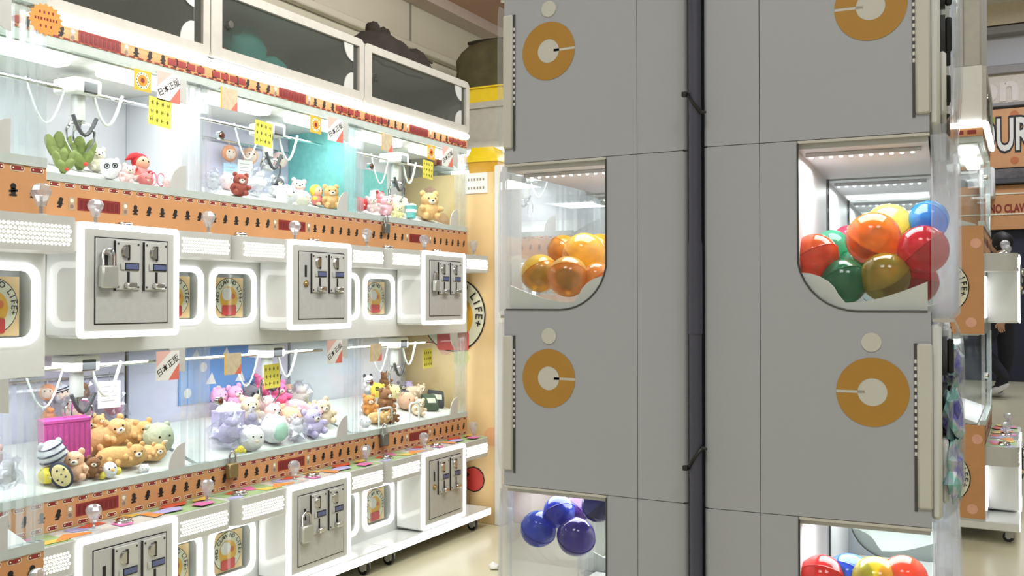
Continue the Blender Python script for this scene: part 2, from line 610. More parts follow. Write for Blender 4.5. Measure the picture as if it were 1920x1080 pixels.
def crystal_stick(parent, x, y, z):
    b = MB()
    b.lathe([(0.004, 0), (0.0045, 0.022), (0.011, 0.023), (0.013, 0.034), (0.020, 0.048), (0.021, 0.056), (0.017, 0.066), (0.010, 0.071), (0.0, 0.0725)], CRYSTAL, 8)
    o = b.build('joystick', parent, (x, y, z), smooth=False)
    MB().lathe([(0.014, 0), (0.015, 0.004), (0.010, 0.006)], STEEL, 14).build('collar', o)
    MB().cyl((0, 0, 0.004), (0, 0, 0.045), 0.0035, CHROME, 8).build('stem', o)
    return o


def claw_part(parent, y, z, x=-0.17):
    b = MB()
    zr = z + 0.075
    b.cyl((x, 0.03, zr), (x, 0.77, zr), 0.006, CHROME, 8)
    b.box(x - 0.05, x + 0.05, y - 0.05, y + 0.045, zr - 0.012, zr + 0.035, WHITE_M, 0.006)
    b.box(x - 0.02, x + 0.052, y - 0.02, y + 0.03, zr - 0.01, zr + 0.025, DGREY, 0.004)
    o = b.build('claw', parent)
    k = MB()
    k.cyl((x, y, zr - 0.012), (x, y, z - 0.012), 0.020, STEEL, 14)
    k.cyl((x, y, z - 0.012), (x, y, z - 0.04), 0.013, CHROME, 12, 0.009)
    k.build('claw_body', o)
    for i in range(3):
        a = R(40 + 120 * i)
        c, s_ = math.cos(a), math.sin(a)
        pts = [(x + c * r_, y + s_ * r_, z + dz) for (r_, dz) in ((0.010, -0.02), (0.030, -0.022), (0.046, -0.045), (0.044, -0.075), (0.022, -0.105))]
        p = MB().tube(pts, [0.004, 0.004, 0.004, 0.0035, 0.003], CHROME, 6)
        p.build('prong', o)
    # black rubber sleeve bowed under the claw
    pts = [(x + 0.03, y - 0.04 + 0.08 * i / 8, z - 0.002 - 0.055 * math.sin(PI * i / 8)) for i in range(9)]
    MB().tube(pts, 0.006, DGREY, 8).build('sleeve', o)
    pts = [(x + 0.02, y + 0.03 + 0.11 * i / 10, zr + 0.01 - 0.10 * math.sin(PI * i / 10)) for i in range(11)]
    q = MB().tube(pts, 0.0045, M('white_cable', (214, 220, 214), 0.5), 7)
    pts = [(x + 0.0, y - 0.04 - 0.13 * i / 10, zr + 0.01 - 0.12 * math.sin(PI * i / 10)) for i in range(11)]
    q.tube(pts, 0.003, M('white_cable', (214, 220, 214), 0.5), 7)
    q.build('cable', o)
    return o


def coin_box(parent, z0, z1):
    y0, y1, xf = 0.233, 0.566, 0.131
    o = MB().box(0, xf, y0, y1, z0, z1, M('glossy_white', (228, 231, 228), 0.06, coat=0.6, var=0.01), 0.008).build('coin_box', parent)
    h, wd = z1 - z0, y1 - y0
    f = MB()
    f.frame(rrect(y0, y1, z0, z1, 0.014), rrect(y0 + 0.017, y1 - 0.017, z0 + 0.017, z1 - 0.017, 0.004), 'x', xf - 0.002, xf + 0.004, GLOW)
    f.build('glowing_frame', o)
    MB().box(xf - 0.004, xf + 0.002, y0 + 0.016, y1 - 0.016, z0 + 0.016, z1 - 0.016, GREYP).build('front_panel', o)
    da, db, dz0, dz1 = y0 + 0.155 * wd, y0 + 0.87 * wd, z0 + 0.125 * h, z0 + 0.87 * h
    MB().box(xf - 0.002, xf + 0.0028, da - 0.003, db + 0.003, dz0 - 0.003, dz1 + 0.003, DARK).build('door_gap', o)
    d = MB().box(xf, xf + 0.005, da, db, dz0, dz1, STEEL, 0.001)
    d.box(xf, xf + 0.0062, da + 0.026, da + 0.036, dz1 - 0.085, dz1 - 0.045, DARK)
    d.build('coin_door', o)
    for k in range(2):
        my0 = y0 + (0.335 + 0.285 * k) * wd
        my1 = my0 + 0.235 * wd
        mz0, mz1 = z0 + 0.42 * h, z0 + 0.855 * h
        x = xf + 0.005
        b = MB().box(x - 0.004, x + 0.005, my0, my1, mz0, mz1, GREYP, 0.0015)
        b.box(x - 0.004, x + 0.0045, my0 - 0.004, my0, mz0 - 0.002, mz1, DARK)
        xm = x + 0.005
        mc = (my0 + my1) / 2
        zc = mz1 - 0.030
        b.flat(circ(mc - 0.004, zc, 0.020, 20, 90, 270), 'x', xm + 0.0005, CHROME)
        b.prism(circ(mc - 0.004, zc, 0.016, 16, 90, 270), 'x', xm, xm + 0.007, CHROME)
        b.box(xm, xm + 0.004, mc - 0.002, mc + 0.003, zc - 0.021, zc + 0.02, DARK)
        for (sy, sz) in ((my0 + 0.006, mz1 - 0.008), (my1 - 0.006, mz1 - 0.008), (my0 + 0.006, mz0 + 0.008), (my1 - 0.006, mz0 + 0.008)):
            b.cyl((xm, sy, sz), (xm + 0.0015, sy, sz), 0.003, DGREY, 8)
        z_d = mz0 + 0.48 * (mz1 - mz0)
        b.box(xm, xm + 0.004, mc - 0.026, mc - 0.014, z_d - 0.009, z_d + 0.009, STEEL, 0.001)
        b.box(xm, xm + 0.0025, mc - 0.012, my1 - 0.005, z_d - 0.010, z_d + 0.010, DARK)
        b.box(xm, xm + 0.003, mc - 0.010, my1 - 0.007, z_d - 0.007, z_d + 0.007, M('blue_display', (92, 100, 138), 0.3, emit=0.08, var=0.2, scale=400))
        b.box(xm, xm + 0.001, mc - 0.004, mc + 0.004, mz0 + 0.012, mz0 + 0.050, DARK)
        b.box(xm, xm + 0.018, mc - 0.014, mc + 0.018, mz0 + 0.004, mz0 + 0.020, CHROME, 0.003)
        b.build('coin_mechanism', o)
    MB().cyl((xf + 0.005, da + 0.031, dz1 - 0.108), (xf + 0.010, da + 0.031, dz1 - 0.108), 0.011, BRASS, 16).cyl(
        (xf + 0.010, da + 0.031, dz1 - 0.108), (xf + 0.013, da + 0.031, dz1 - 0.108), 0.006, CHROME, 12).build('lock', o)
    return o


def prize_door(parent, y0, y1, z0, z1, logo_shift):
    o = MB().frame(rrect(y0, y1, z0, z1, 0.036, 6), rrect(y0 + 0.017, y1 - 0.017, z0 + 0.017, z1 - 0.017, 0.024, 6), 'x', -0.002, 0.006, GLOW).build('prize_door', parent)
    MB().box(-0.002, 0.001, y0 + 0.018, y1 - 0.018, z0 + 0.018, z1 - 0.018, PANE).build('door_pane', o)
    b = MB()
    pa, pb = y0 + 0.034, y0 + 0.166
    b.box(-0.026, -0.02, pa, pb, z0 + 0.02, z1 - 0.03, ORANGE_Y)
    logo(b, -0.02, (pa + pb) / 2, (z0 + z1) / 2 - 0.004, 0.063)
    b.build('prize_picture', o, recalc=False)
    return o


def shelf_plan(d):
    r = 0.045
    pts = [(0, 0), (d - r, 0)]
    pts += [(d - r + r * math.sin(R(a)), r - r * math.cos(R(a))) for a in range(15, 91, 15)]
    pts += [(d - r + r * math.cos(R(a)), W - r + r * math.sin(R(a))) for a in range(0, 91, 15)]
    pts += [(0, W)]
    return pts


def make_machine():
    t = thing('claw_machine', '', 'claw machine')
    # base, casters
    b = MB().box(-0.38, 0.128, 0.0, W, 0.056, 0.092, WHITE, 0.004)
    b.build('base', t)
    MB().box(0.126, 0.131, 0.004, W - 0.004, 0.060, 0.088, GLOW).build('edge_light', t)
    for (cx, cy0) in ((0.085, 0.07), (0.085, 0.71), (-0.31, 0.07), (-0.31, 0.71)):
        b = MB().cyl((cx, cy0 - 0.009, 0.022), (cx, cy0 + 0.009, 0.022), 0.022, DARK, 16)
        b.cyl((cx, cy0 - 0.011, 0.022), (cx, cy0 + 0.011, 0.022), 0.010, GREYP, 12)
        b.box(cx - 0.012, cx + 0.02, cy0 - 0.014, cy0 - 0.011, 0.02, 0.05, STEEL).box(cx - 0.012, cx + 0.02, cy0 + 0.011, cy0 + 0.014, 0.02, 0.05, STEEL)
        b.box(cx - 0.018, cx + 0.026, cy0 - 0.018, cy0 + 0.018, 0.048, 0.057, STEEL)
        b.build('caster', t)
    decks = [dict(u=0, box=(0.10, 0.414), plate=(0.092, 0.415), door=(0.127, 0.305), shelf=(0.330, 0.412), glass=(0.52, 0.887), band=(0.415, 0.500)),
             dict(u=1, box=(0.933, 1.238), plate=(0.887, 1.236), door=(0.958, 1.138), shelf=(1.160, 1.236), glass=(1.375, 1.715), band=(1.236, 1.355))]
    for k in decks:
        u = k['u']
        z0, z1 = k['plate']
        dz0, dz1 = k['door']
        # cabinet body with two real openings behind the prize doors
        b = MB().box(-0.38, -0.045, 0.0, W, z0, z1, WHITE)
        ys = [0.0, 0.034, 0.200, 0.603, 0.768, W]
        for i in range(5):
            if i in (1, 3):
                b.box(-0.045, 0, ys[i], ys[i + 1], z0, dz0 + 0.016, WHITE)
                b.box(-0.045, 0, ys[i], ys[i + 1], dz1 - 0.016, z1, WHITE)
            else:
                b.box(-0.045, 0, ys[i], ys[i + 1], z0, z1, WHITE)
        b.build('cabinet', t)
        prize_door(t, 0.016, 0.218, dz0, dz1, 0.006)
        prize_door(t, 0.585, 0.784, dz0, dz1, 0.012)
        coin_box(t, *k['box'])
        # joystick shelf
        s0, s1 = k['shelf']
        sh = MB().prism(shelf_plan(0.130), 'z', s0, s1, GREYP)
        so = sh.build('joystick_shelf', t)
        if u == 0:
            p = MB()
            e = s1 + 0.0006
            p.flat([(0.002, 0.004), (0.118, 0.02), (0.118, W - 0.02), (0.002, W - 0.004)], 'z', e, SHELF_COL[0])
            rnd = random.Random(5)
            for i in range(14):
                yc = 0.03 + i * 0.056
                xc = rnd.choice((0.03, 0.07, 0.09))
                q = [(min(0.116, max(0.004, xc + rnd.uniform(0.3, 1) * 0.045 * math.cos(a))), min(W - 0.01, max(0.01, yc + rnd.uniform(0.4, 1) * 0.07 * math.sin(a)))) for a in [j * PI * 2 / 5 + rnd.random() for j in range(5)]]
                p.flat(q, 'z', e + 0.0004 * (i + 1), SHELF_COL[1 + i % 5])
            p.build('shelf_print', so, recalc=False)
        zc = (s0 + s1) / 2 - 0.003
        for (ya, yb) in ((0.030, 0.222), (0.580, 0.772)):
            d = MB()
            n = int((yb - ya) / 0.0098)
            for r_ in range(5):
                for c_ in range(n):
                    yy = ya + 0.0098 * (c_ + 0.5 * (r_ % 2)) + 0.004
                    rr = 0.0039
                    d.flat(circ(yy, zc + (r_ - 2) * 0.0092, rr, 6), 'x', 0.1307, DOTS)
            d.build('mesh_light', so, smooth=False, stuff=True, recalc=False)
        for yy in (0.33, 0.735):
            crystal_stick(t, 0.075, yy, s1)
        for yy in (0.075, 0.43):
            MB().lathe([(0.024, 0), (0.026, 0.003), (0.022, 0.006), (0.022, 0.010), (0.019, 0.014), (0.0, 0.016)], CHROME, 18).build('push_button', t, (0.072, yy, s1))
        # printed band and the lower glass frame
        b0, b1 = k['band']
        b = MB().box(-0.37, 0.0, 0.0, W, b0, b1 - 0.002, GREYP)
        band(b, 0.0012, b0, b1, (b0 + b1) / 2 if u == 0 else 1.297, True, u == 0)
        b.build('printed_band', t, recalc=False)
        g0, g1 = k['glass']
        MB().box(-0.02, 0.004, 0.0, W, b1 - 0.002, g0, M('sage_grey_rail', (190, 200, 194), 0.4)).build('glass_rail', t)
        # bay lining: back, sides, floor, ceiling
        MB().box(-0.375, -0.365, 0.008, W - 0.008, g0 - 0.02, g1, M('bay_white', (226, 226, 234), 0.5, var=0.01)).build('bay_back', t)
        MB().box(-0.365, -0.022, 0.001, 0.007, g0 - 0.02, g1, PANE).build('left_side', t)
        MB().box(-0.365, -0.022, W - 0.007, W - 0.001, g0 - 0.02, g1, PANE).build('right_side', t)
        fl = MB()
        fl.prism([(-0.36, g0 - 0.018), (-0.03, g0 - 0.018), (-0.03, g0 - 0.012), (-0.20, g0 + 0.045), (-0.36, g0 + 0.085)], 'y', 0.01, W - 0.01, WHITE_M)
        fl.build('prize_tray', t)
        MB().box(-0.365, -0.022, 0.008, W - 0.008, g1 - 0.004, g1 + 0.006, WHITE_M).build('bay_ceiling', t)
        lb = MB()
        for ya in (0.08, 0.46):
            lb.box(-0.10, -0.04, ya, ya + 0.26, g1 - 0.030, g1 - 0.006, TUBE, 0.006)
        if u == 1:
            lb.build('light_bar', t)
        area('bay_light', (-0.13, W / 2, g1 - 0.035), 0.66, 2.1 if u else 3.2, (0.95, 0.97, 1.0), (0, 0, R(90)), 0.16, t)
        # front glass, its brackets and lock, and the clear corner post on the right
        go = MB().box(-0.004, 0.0, 0.022, 0.712, g0 - 0.004, g1, GLASS).build('front_glass', t)
        b = MB()
        qb = [(0.712, g0)] + [(0.712 - 0.062 * math.cos(R(a)), g0 + 0.075 * math.sin(R(a))) for a in range(0, 91, 15)]
        qt = [(0.712, g1)] + [(0.712 - 0.062 * math.cos(R(a)), g1 - 0.075 * math.sin(R(a))) for a in range(0, 91, 15)]
        for q in (qb, qt):
            MB().prism(q, 'x', 0.0005, 0.004, GREYP).build('bracket', go)
        MB().cyl((-0.004, 0.052, g0 + 0.19), (0.012, 0.052, g0 + 0.19), 0.013, CHROME, 14).cyl((0.012, 0.052, g0 + 0.19), (0.016, 0.052, g0 + 0.19), 0.007, M('copper_core', (150, 96, 84), 0.3, metal=0.8), 10).build('glass_lock', go)
        po = MB().box(-0.004, 0.0, 0.714, W - 0.002, g0 - 0.002, g1, GLASS).build('corner_post', t)
        for (yy, ww) in ((0.714, 0.006), (0.745, 0.004), (0.770, 0.008), (W - 0.012, 0.010)):
            MB().box(-0.018, 0.003, yy, yy + ww, g0, g1, EDGE).build('post_edge', po)
        MB().box(-0.012, 0.003, 0.004, 0.014, g0, g1, EDGE).build('post_edge', po)
        claw_part(t, 0.46, g1 - (0.14 if u else 0.125))
    # head: pale rail, printed strip, light tube
    b = MB().box(-0.37, 0.0, 0.0, W, 1.715, 1.778, M('sage_grey_rail', (190, 200, 194), 0.4))
    b.build('head_rail', t)
    b = MB()
    band(b, 0.0012, 1.740, 1.776, 1.760, False, False)
    n = 26
    for i in range(n):
        c = (i + 0.5) * W / n
        b.flat([(c - 0.010, 1.741), (c + 0.010, 1.741), (c + 0.010, 1.7455), (c - 0.010, 1.7455)], 'x', 0.0024, RED)
    for i in range(4):
        for s_ in (0.02, 0.64):
            b.flat([(s_ + 0.038 * i, 1.750), (s_ + 0.033 + 0.038 * i, 1.750), (s_ + 0.033 + 0.038 * i, 1.770), (s_ + 0.038 * i, 1.770)], 'x', 0.0026, RED)
    b.build('printed_strip', t, recalc=False)
    pts = [(0.012, 0.012 + 0.006 * i, 1.792) for i in range(2)] + [(0.012, W - 0.018, 1.792), (0.012, W - 0.012, 1.792)]
    MB().tube(pts, [0.006, 0.0125, 0.0125, 0.006], TUBE, 12).build('light_tube', t)
    MB().box(-0.38, 0.0, 0.0, W, 1.778, 1.806, GREYP).build('head_cap', t)
    return t


def make_storage():
    t = thing('storage_cabinet', '', 'cabinet')
    dk = M('cabinet_inside', (205, 205, 198), 0.7)
    za, zb = 1.8065, 2.046
    b = MB().box(-0.38, -0.36, 0, W, za, zb, WHITE_M).box(-0.36, -0.002, 0, 0.012, za, zb, WHITE_M).box(-0.36, -0.002, W - 0.012, W, za, zb, WHITE_M)
    b.box(-0.36, -0.002, 0.012, W - 0.012, za, za + 0.012, WHITE_M).box(-0.36, -0.002, 0.012, W - 0.012, zb - 0.012, zb, WHITE_M)
    b.build('case', t)
    MB().box(-0.358, -0.352, 0.013, W - 0.013, za + 0.013, zb - 0.013, dk).box(-0.352, -0.004, 0.013, W - 0.013, za + 0.0125, za + 0.014, dk).box(
        -0.352, -0.004, 0.0125, 0.014, za + 0.013, zb - 0.013, dk).box(-0.352, -0.004, W - 0.014, W - 0.0125, za + 0.013, zb - 0.013, dk).build('lining', t)
    MB().frame(rrect(0.002, W - 0.002, za, zb, 0.024, 5), rrect(0.050, W - 0.030, za + 0.034, zb - 0.030, 0.003, 5), 'x', -0.004, 0.014, M('cream_white_frame', (188, 184, 175), 0.4)).build('door_frame', t)
    g = MB().box(0.0, 0.004, 0.045, W - 0.026, za + 0.03, zb - 0.026, SMOKE).build('door_glass', t)
    for q in ([(W - 0.062, za + 0.034)] + [(W - 0.062 - 0.056 * math.cos(R(a)), za + 0.034 + 0.066 * math.sin(R(a))) for a in range(0, 91, 15)],
              [(W - 0.062, zb - 0.03)] + [(W - 0.062 - 0.056 * math.cos(R(a)), zb - 0.03 - 0.066 * math.sin(R(a))) for a in range(0, 91, 15)]):
        MB().prism(q, 'x', 0.0045, 0.008, GREYP).build('bracket', g)
    MB().box(0.0045, 0.006, W - 0.064, W - 0.060, za + 0.034, zb - 0.03, DGREY).build('glass_edge', g)
    MB().cyl((0.003, 0.085, (za + zb) / 2), (0.018, 0.085, (za + zb) / 2), 0.012, CHROME, 14).build('lock', g)
    return t


proto = make_machine()
store = make_storage()
tmpl_kids = list(proto.children)


def place(o, loc, rz, label, group=None):
    o.location = loc
    o.rotation_euler = (0, 0, rz)
    o['label'] = label
    if group:
        o['group'] = group
    return o


MY = [0.592, 1.413, 2.213, 3.013]
MX = [-1.943, -2.3, -2.3, -2.3]
MLAB = ['white two-tier claw machine nearest the viewer, cut off at the left edge',
        'white two-tier claw machine with green cactus plushes in its upper bay',
        'white two-tier claw machine with a turquoise side panel in its upper bay',
        'white two-tier claw machine last in the row, beside the orange printed panel']
SLAB = ['storage cabinet on top of the claw machine at the left edge of the frame', 'white framed storage cabinet with an empty grey inside, above the cactus plush machine',
        'white framed storage cabinet holding a turquoise bag behind smoked glass', 'white framed storage cabinet at the end of the row with a scuffed smoked door']
mach, stores = [], []
for i in range(4):
    m = proto if i == 2 else copy_tree(proto)
    mach.append(place(m, (MX[i], MY[i], -0.024 if i == 0 else 0), 0, MLAB[i], 'row of claw machines on the left'))
    s_ = store if i == 2 else copy_tree(store)
    stores.append(place(s_, (MX[i], MY[i], -0.024 if i == 0 else (0.006 if i == 2 else 0)), 0, SLAB[i], 'storage cabinets on the claw machines'))
for ch in list(mach[0].children):                     # the nearest machine sits lower, on glides
    if ch.name.startswith('caster'):
        bpy.data.objects.remove(ch)
for (cx, cy0) in ((0.085, 0.07), (0.085, 0.71), (-0.31, 0.07), (-0.31, 0.71)):
    MB().cyl((cx, cy0, 0.024), (cx, cy0, 0.058), 0.02, DARK, 14).build('glide', mach[0])
mB = place(copy_tree(proto), (-0.173, 4.567, 0), 0, 'white two-tier claw machine with orange printed side, behind the right capsule tower')
sB = place(copy_tree(store), (-0.173, 4.567, 0), 0, 'white storage cabinet on the claw machine behind the right capsule tower')
mC = place(copy_tree(proto), (-2.75, 4.22, 0), R(-90), 'white claw machine behind the yellow box, turned to face the aisle')
sC = place(copy_tree(store), (-2.75, 4.22, 0), R(-90), 'white storage cabinet with a plain closed front under the yellow basket')
for ch in list(sC.children):
    if ch.name.startswith('door_glass'):
        for g_ in list(ch.children):
            bpy.data.objects.remove(g_)
        ch.name = 'door_panel'
        ch.material_slots[0].link = 'OBJECT'
        ch.material_slots[0].material = MATS['cream_white_frame']


def kid(m, name, k=0):
    r = [c for c in m.children if c.name.split('.')[0] == name]
    return r[k]


def skin(o, mat):
    o.material_slots[0].link = 'OBJECT'
    o.material_slots[0].material = mat


TURQ = M('turquoise_print', (128, 208, 206), 0.5, var=0.08, scale=60)
LILAC = M('lilac_panel', (222, 218, 240), 0.5, var=0.01)
def blueprint():
    m = M('blue_print', (112, 160, 222), 0.5, var=0.02)
    return m
skin(kid(mach[1], 'right_side', 1), M('bay_pale', (226, 228, 238), 0.4, var=0.01))
skin(kid(mach[2], 'right_side', 1), TURQ)
skin(kid(mach[2], 'bay_back', 1), LILAC)
skin(kid(mach[1], 'bay_back', 0), LILAC)
skin(kid(mach[2], 'bay_back', 0), LILAC)
for m in (mB, mC):
    skin(kid(m, 'bay_back', 0), M('bay_white', (226, 226, 234), 0.5))
# a turquoise sheet on the back of the last machine, a blue printed sheet in the lower middle bay
MB().box(-0.364, -0.360, 0.36, 0.668, 1.42, 1.63, TURQ).build('back_sheet', mach[3])
b = MB().box(-0.364, -0.360, 0.22, 0.60, 0.66, 0.875, blueprint())
rnd = random.Random(3)
for i in range(9):
    yc, zc, s_ = 0.26 + 0.037 * i, 0.70 + 0.045 * (i * 7 % 4), 0.026
    q = [(yc - s_, zc - s_ * 0.7), (yc + s_, zc - s_ * 0.8), (yc + s_ * 0.2, zc + s_ * 0.9)] if i % 2 else circ(yc, zc, s_ * 0.7, 10)
    b.flat(q, 'x', -0.3595, M('print_white', (240, 238, 232), 0.5, var=0))
b.build('back_sheet', mach[2])

# ------------------------------------------------------------------ notes, stickers and signs fixed to the glass
def note(m, y, z, w_, h, mat, ink, rows=3, cols=4, rot=0, name='price_note', x=0.0055):
    b = MB().box(-0.0006, 0.0004, -w_ / 2, w_ / 2, -h / 2, h / 2, mat)
    rnd = random.Random(int(y * 1000 + z * 777))
    for r_ in range(rows):
        for c_ in range(cols):
            yc = -w_ * 0.36 + w_ * 0.72 * c_ / max(1, cols - 1)
            zc = h * 0.30 - h * 0.60 * r_ / max(1, rows - 1)
            for _ in range(2):
                q = rnd.uniform(-0.2, 0.2) * w_ / cols
                b.box(0.0004, 0.0007, yc + q - 0.0011, yc + q + 0.0011, zc - h * 0.07, zc + h * 0.07, ink)
            b.box(0.0004, 0.0007, yc - w_ * 0.07, yc + w_ * 0.05, zc - 0.001, zc + 0.001, ink)
    o = b.build(name, m, (x, y, z), (R(rot), 0, 0), smooth=False)
    o['label'] = 'handwritten ' + ('yellow' if mat is NOTE else 'white') + ' paper note'
    return o


def square_sticker(m, y, z, s):
    b = MB().box(-0.0005, 0.0004, -s / 2, s / 2, -s / 2, s / 2, YEL)
    b.flat(circ(0, 0, s * 0.40, 20), 'x', 0.0006, CREAM)
    for i in range(14):
        a = i * 360 / 14
        b.flat(circ(s * 0.34 * math.cos(R(a)), s * 0.34 * math.sin(R(a)), s * 0.035, 5), 'x', 0.0008, BLACK)
    b.flat(circ(0, 0, s * 0.27, 18), 'x', 0.0010, M('sticker_orange', (232, 150, 40), 0.5, var=0))
    b.flat(circ(0, 0, s * 0.12, 12), 'x', 0.0012, RED)
    o = b.build('round_badge_sticker', m, (0.0052, y, z), smooth=False, recalc=False)
    o['label'] = 'yellow square sticker with a ringed badge'


def jp_sticker(m, y, z, s):
    b = MB()
    h = s / 2
    b.box(-0.0005, 0.0004, -h, h, -h, h, PAPER)
    b.flat([(-h, h), (h * 0.3, h), (-h, -h * 0.1)], 'x', 0.0005, M('sticker_pink', (236, 190, 180), 0.5, var=0))
    b.flat([(h, -h), (h, h * 0.15), (h * 0.05, -h)], 'x', 0.0005, M('sticker_red', (224, 120, 104), 0.5, var=0))
    T = Matrix.Translation((0.0008, 0.0, 0.0)) @ FX @ Matrix.Rotation(R(33), 4, 'Z') @ Matrix.Translation((0, -s * 0.1, 0)) @ Matrix.Scale(s * 0.27, 4)
    put_text(b, '\u65e5\u672c\u6b63\u7248', BLACK, T, 0.012)
    o = b.build('import_sticker', m, (0.0055, y, z), smooth=False, recalc=False)
    o['label'] = 'white sticker with slanted black characters and red corners'


def brown_card(m, y, z, w_, h):
    b = MB().box(-0.0005, 0.0004, -w_ / 2, w_ / 2, -h / 2, h / 2, M('tan_card', (206, 190, 160), 0.7, var=0.1, scale=60))
    b.flat([(w_ * 0.1, -h / 2), (w_ / 2, -h / 2), (w_ / 2, 0)], 'x', 0.0006, M('sticker_red', (224, 120, 104), 0.5, var=0))
    b.box(0.0004, 0.0006, -w_ / 2, -w_ * 0.42, -h / 2, h / 2, YEL)
    o = b.build('picture_card', m, (0.0055, y, z), smooth=False, recalc=False)
    o['label'] = 'tan picture card'


for (i, y, z, s_) in ((1, 0.608, 1.597, 0.084), (2, 0.250, 1.601, 0.084), (3, 0.464, 1.601, 0.078)):
    note(mach[i], y, z, s_, s_, NOTE, INKC, rot=-3)
for (i, y, z) in ((1, 0.543, 1.680), (2, 0.521, 1.676), (3, 0.489, 1.680)):
    square_sticker(mach[i], y, z, 0.062)
for (i, y, z) in ((1, 0.640, 1.679), (2, 0.634, 1.675), (3, 0.622, 1.679), (1, 0.642, 0.836), (2, 0.632, 0.842)):
    jp_sticker(mach[i], y, z, 0.088)
for (i, y, z) in ((2, 0.090, 1.690), (3, 0.163, 1.676), (2, 0.111, 0.826), (3, 0.091, 0.826)):
    brown_card(mach[i], y, z, 0.076, 0.07)
note(mach[2], 0.295, 0.773, 0.078, 0.083, NOTE, INKC, rot=2)
note(mach[3], 0.464, 0.783, 0.068, 0.083, NOTE, INKC, rot=2)

# starburst price sign on the nearest machine's corner
b = MB()
pts = []
for i in range(36):
    r_ = 0.040 if i % 2 else 0.0335
    pts.append((r_ * math.cos(2 * PI * i / 36), r_ * 0.93 * math.sin(2 * PI * i / 36)))
b.prism(pts, 'x', 0, 0.002, M('starburst_orange', (242, 160, 76), 0.6, var=0.02))
rnd = random.Random(11)
for (zc, n, y0, y1) in ((0.016, 4, -0.014, 0.016), (0.001, 8, -0.024, 0.024), (-0.015, 3, -0.012, 0.012)):
    for i in range(n):
        yc = y0 + (y1 - y0) * i / (n - 1)
        b.box(0.002, 0.0024, yc - 0.0018, yc + 0.0018, zc - 0.003, zc + 0.003, RED)
b.build('starburst_sign', mach[0], (0.006, 0.792, 1.685), (0, 0, R(-8)), smooth=False)['label'] = 'orange starburst card with small red writing'

# ------------------------------------------------------------------ padlocks
def padlock(loc, rz, s_, body, shackle, label):
    t = thing('padlock', label, 'padlock', loc, rz, 'padlocks on the claw machines')
    MB().box(-0.008 * s_, 0.008 * s_, -0.017 * s_, 0.017 * s_, -0.040 * s_, 0, body, 0.003 * s_).build('lock_body', t)
    pts = [(0, 0.011 * s_ * math.cos(a), 0.018 * s_ + 0.011 * s_ * math.sin(a)) for a in [PI * i / 8 for i in range(9)]]
    MB().tube([(0, 0.011 * s_, -0.004)] + pts + [(0, -0.011 * s_, -0.004)], 0.003 * s_, shackle, 8).build('shackle', t)
    return t


def at(i, y, x, z):
    return (MX[i] + x, MY[i] + y, z)


padlock(at(1, 0.315, 0.147, 1.125), 0, 1.5, M('steel_padlock', (186, 188, 180), 0.35, metal=0.5), CHROME, 'silver padlock on the upper coin box door of the cactus plush machine')
padlock(at(3, 0.312, 0.147, 1.118), R(8), 1.15, M('steel_padlock', (186, 188, 180), 0.35, metal=0.5), CHROME, 'small silver padlock on the upper coin box door of the last machine')
padlock(at(2, 0.312, 0.147, 0.275), R(-8), 1.45, M('steel_padlock', (186, 188, 180), 0.35, metal=0.5), CHROME, 'silver padlock on the lower coin box door of the middle machine')
padlock(at(2, 0.100, 0.016, 0.505), 0, 1.25, M('brass_padlock', (150, 132, 92), 0.35, metal=0.6), CHROME, 'brass padlock hanging on the lower orange strip of the middle machine')
padlock(at(3, 0.135, 0.016, 0.500), 0, 1.25, M('grey_padlock', (120, 122, 120), 0.4, metal=0.5), CHROME, 'grey padlock hanging on the lower orange strip of the last machine')
padlock(at(3, 0.145, 0.016, 1.345), 0, 1.0, M('grey_padlock', (120, 122, 120), 0.4, metal=0.5), CHROME, 'grey padlock hanging on the upper orange strip of the last machine')
# white wire handle hooks standing in the lower bay of the last machine
for (y, w_, lab) in ((0.18, 0.09, 'white wire handle standing above the grey padlock of the last machine'), (0.40, 0.07, 'white wire handle before the dark green snack packs')):
    b = MB()
    h = 0.085
    b.tube([(0, 0, 0), (0, 0, h - 0.012), (0, 0.004, h - 0.004), (0, 0.012, h), (0, w_ - 0.012, h), (0, w_ - 0.004, h - 0.004), (0, w_, h - 0.012), (0, w_, 0)], 0.004, WHITE, 8)
    tag(b.build('wire_handle', None, at(3, y, -0.045, 0.505)), lab, 'handle')

# paper tags hanging in the bays
for (i, y, x, z, w_, h, mat, lab) in ((1, 0.655, -0.27, 0.735, 0.075, 0.085, PAPER, 'white paper tag hanging in front of the pink wrapped toy'),
                                     (2, 0.405, -0.30, 1.505, 0.06, 0.07, M('pale_blue_card', (176, 212, 240), 0.7), 'pale blue card hanging below the orange and white face plush'),
                                     (2, 0.470, -0.29, 1.523, 0.065, 0.075, PAPER, 'white printed card hanging beside the pale blue card')):
    b = MB().box(-0.0006, 0.0006, -w_ / 2, w_ / 2, -h / 2, h / 2, mat)
    for r_ in range(4):
        b.box(0.0006, 0.0009, -w_ * 0.35, w_ * (0.3 - 0.1 * (r_ % 2)), h * (0.3 - 0.18 * r_) - 0.0012, h * (0.3 - 0.18 * r_) + 0.0012, M('soft_grey_ink', (176, 170, 180), 0.8, var=0))
    b.tube([(0, 0, h / 2 - 0.004), (0, 0, h / 2 + 0.03)], 0.0012, CHROME, 6)
    tag(b.build('hanging_tag', None, at(i, y, x, z), (0, 0, R(-12)), smooth=False), lab, 'tag')
# rails the hanging toys hang from
for (i, z) in ((1, 0.790), (2, 1.632)):
    MB().cyl((-0.345, 0.03, z), (-0.345, 0.77, z), 0.004, CHROME, 8).cyl((-0.365, 0.06, z), (-0.345, 0.06, z), 0.004, CHROME, 8).cyl((-0.365, 0.74, z), (-0.345, 0.74, z), 0.004, CHROME, 8).build('hanging_rail', mach[i])

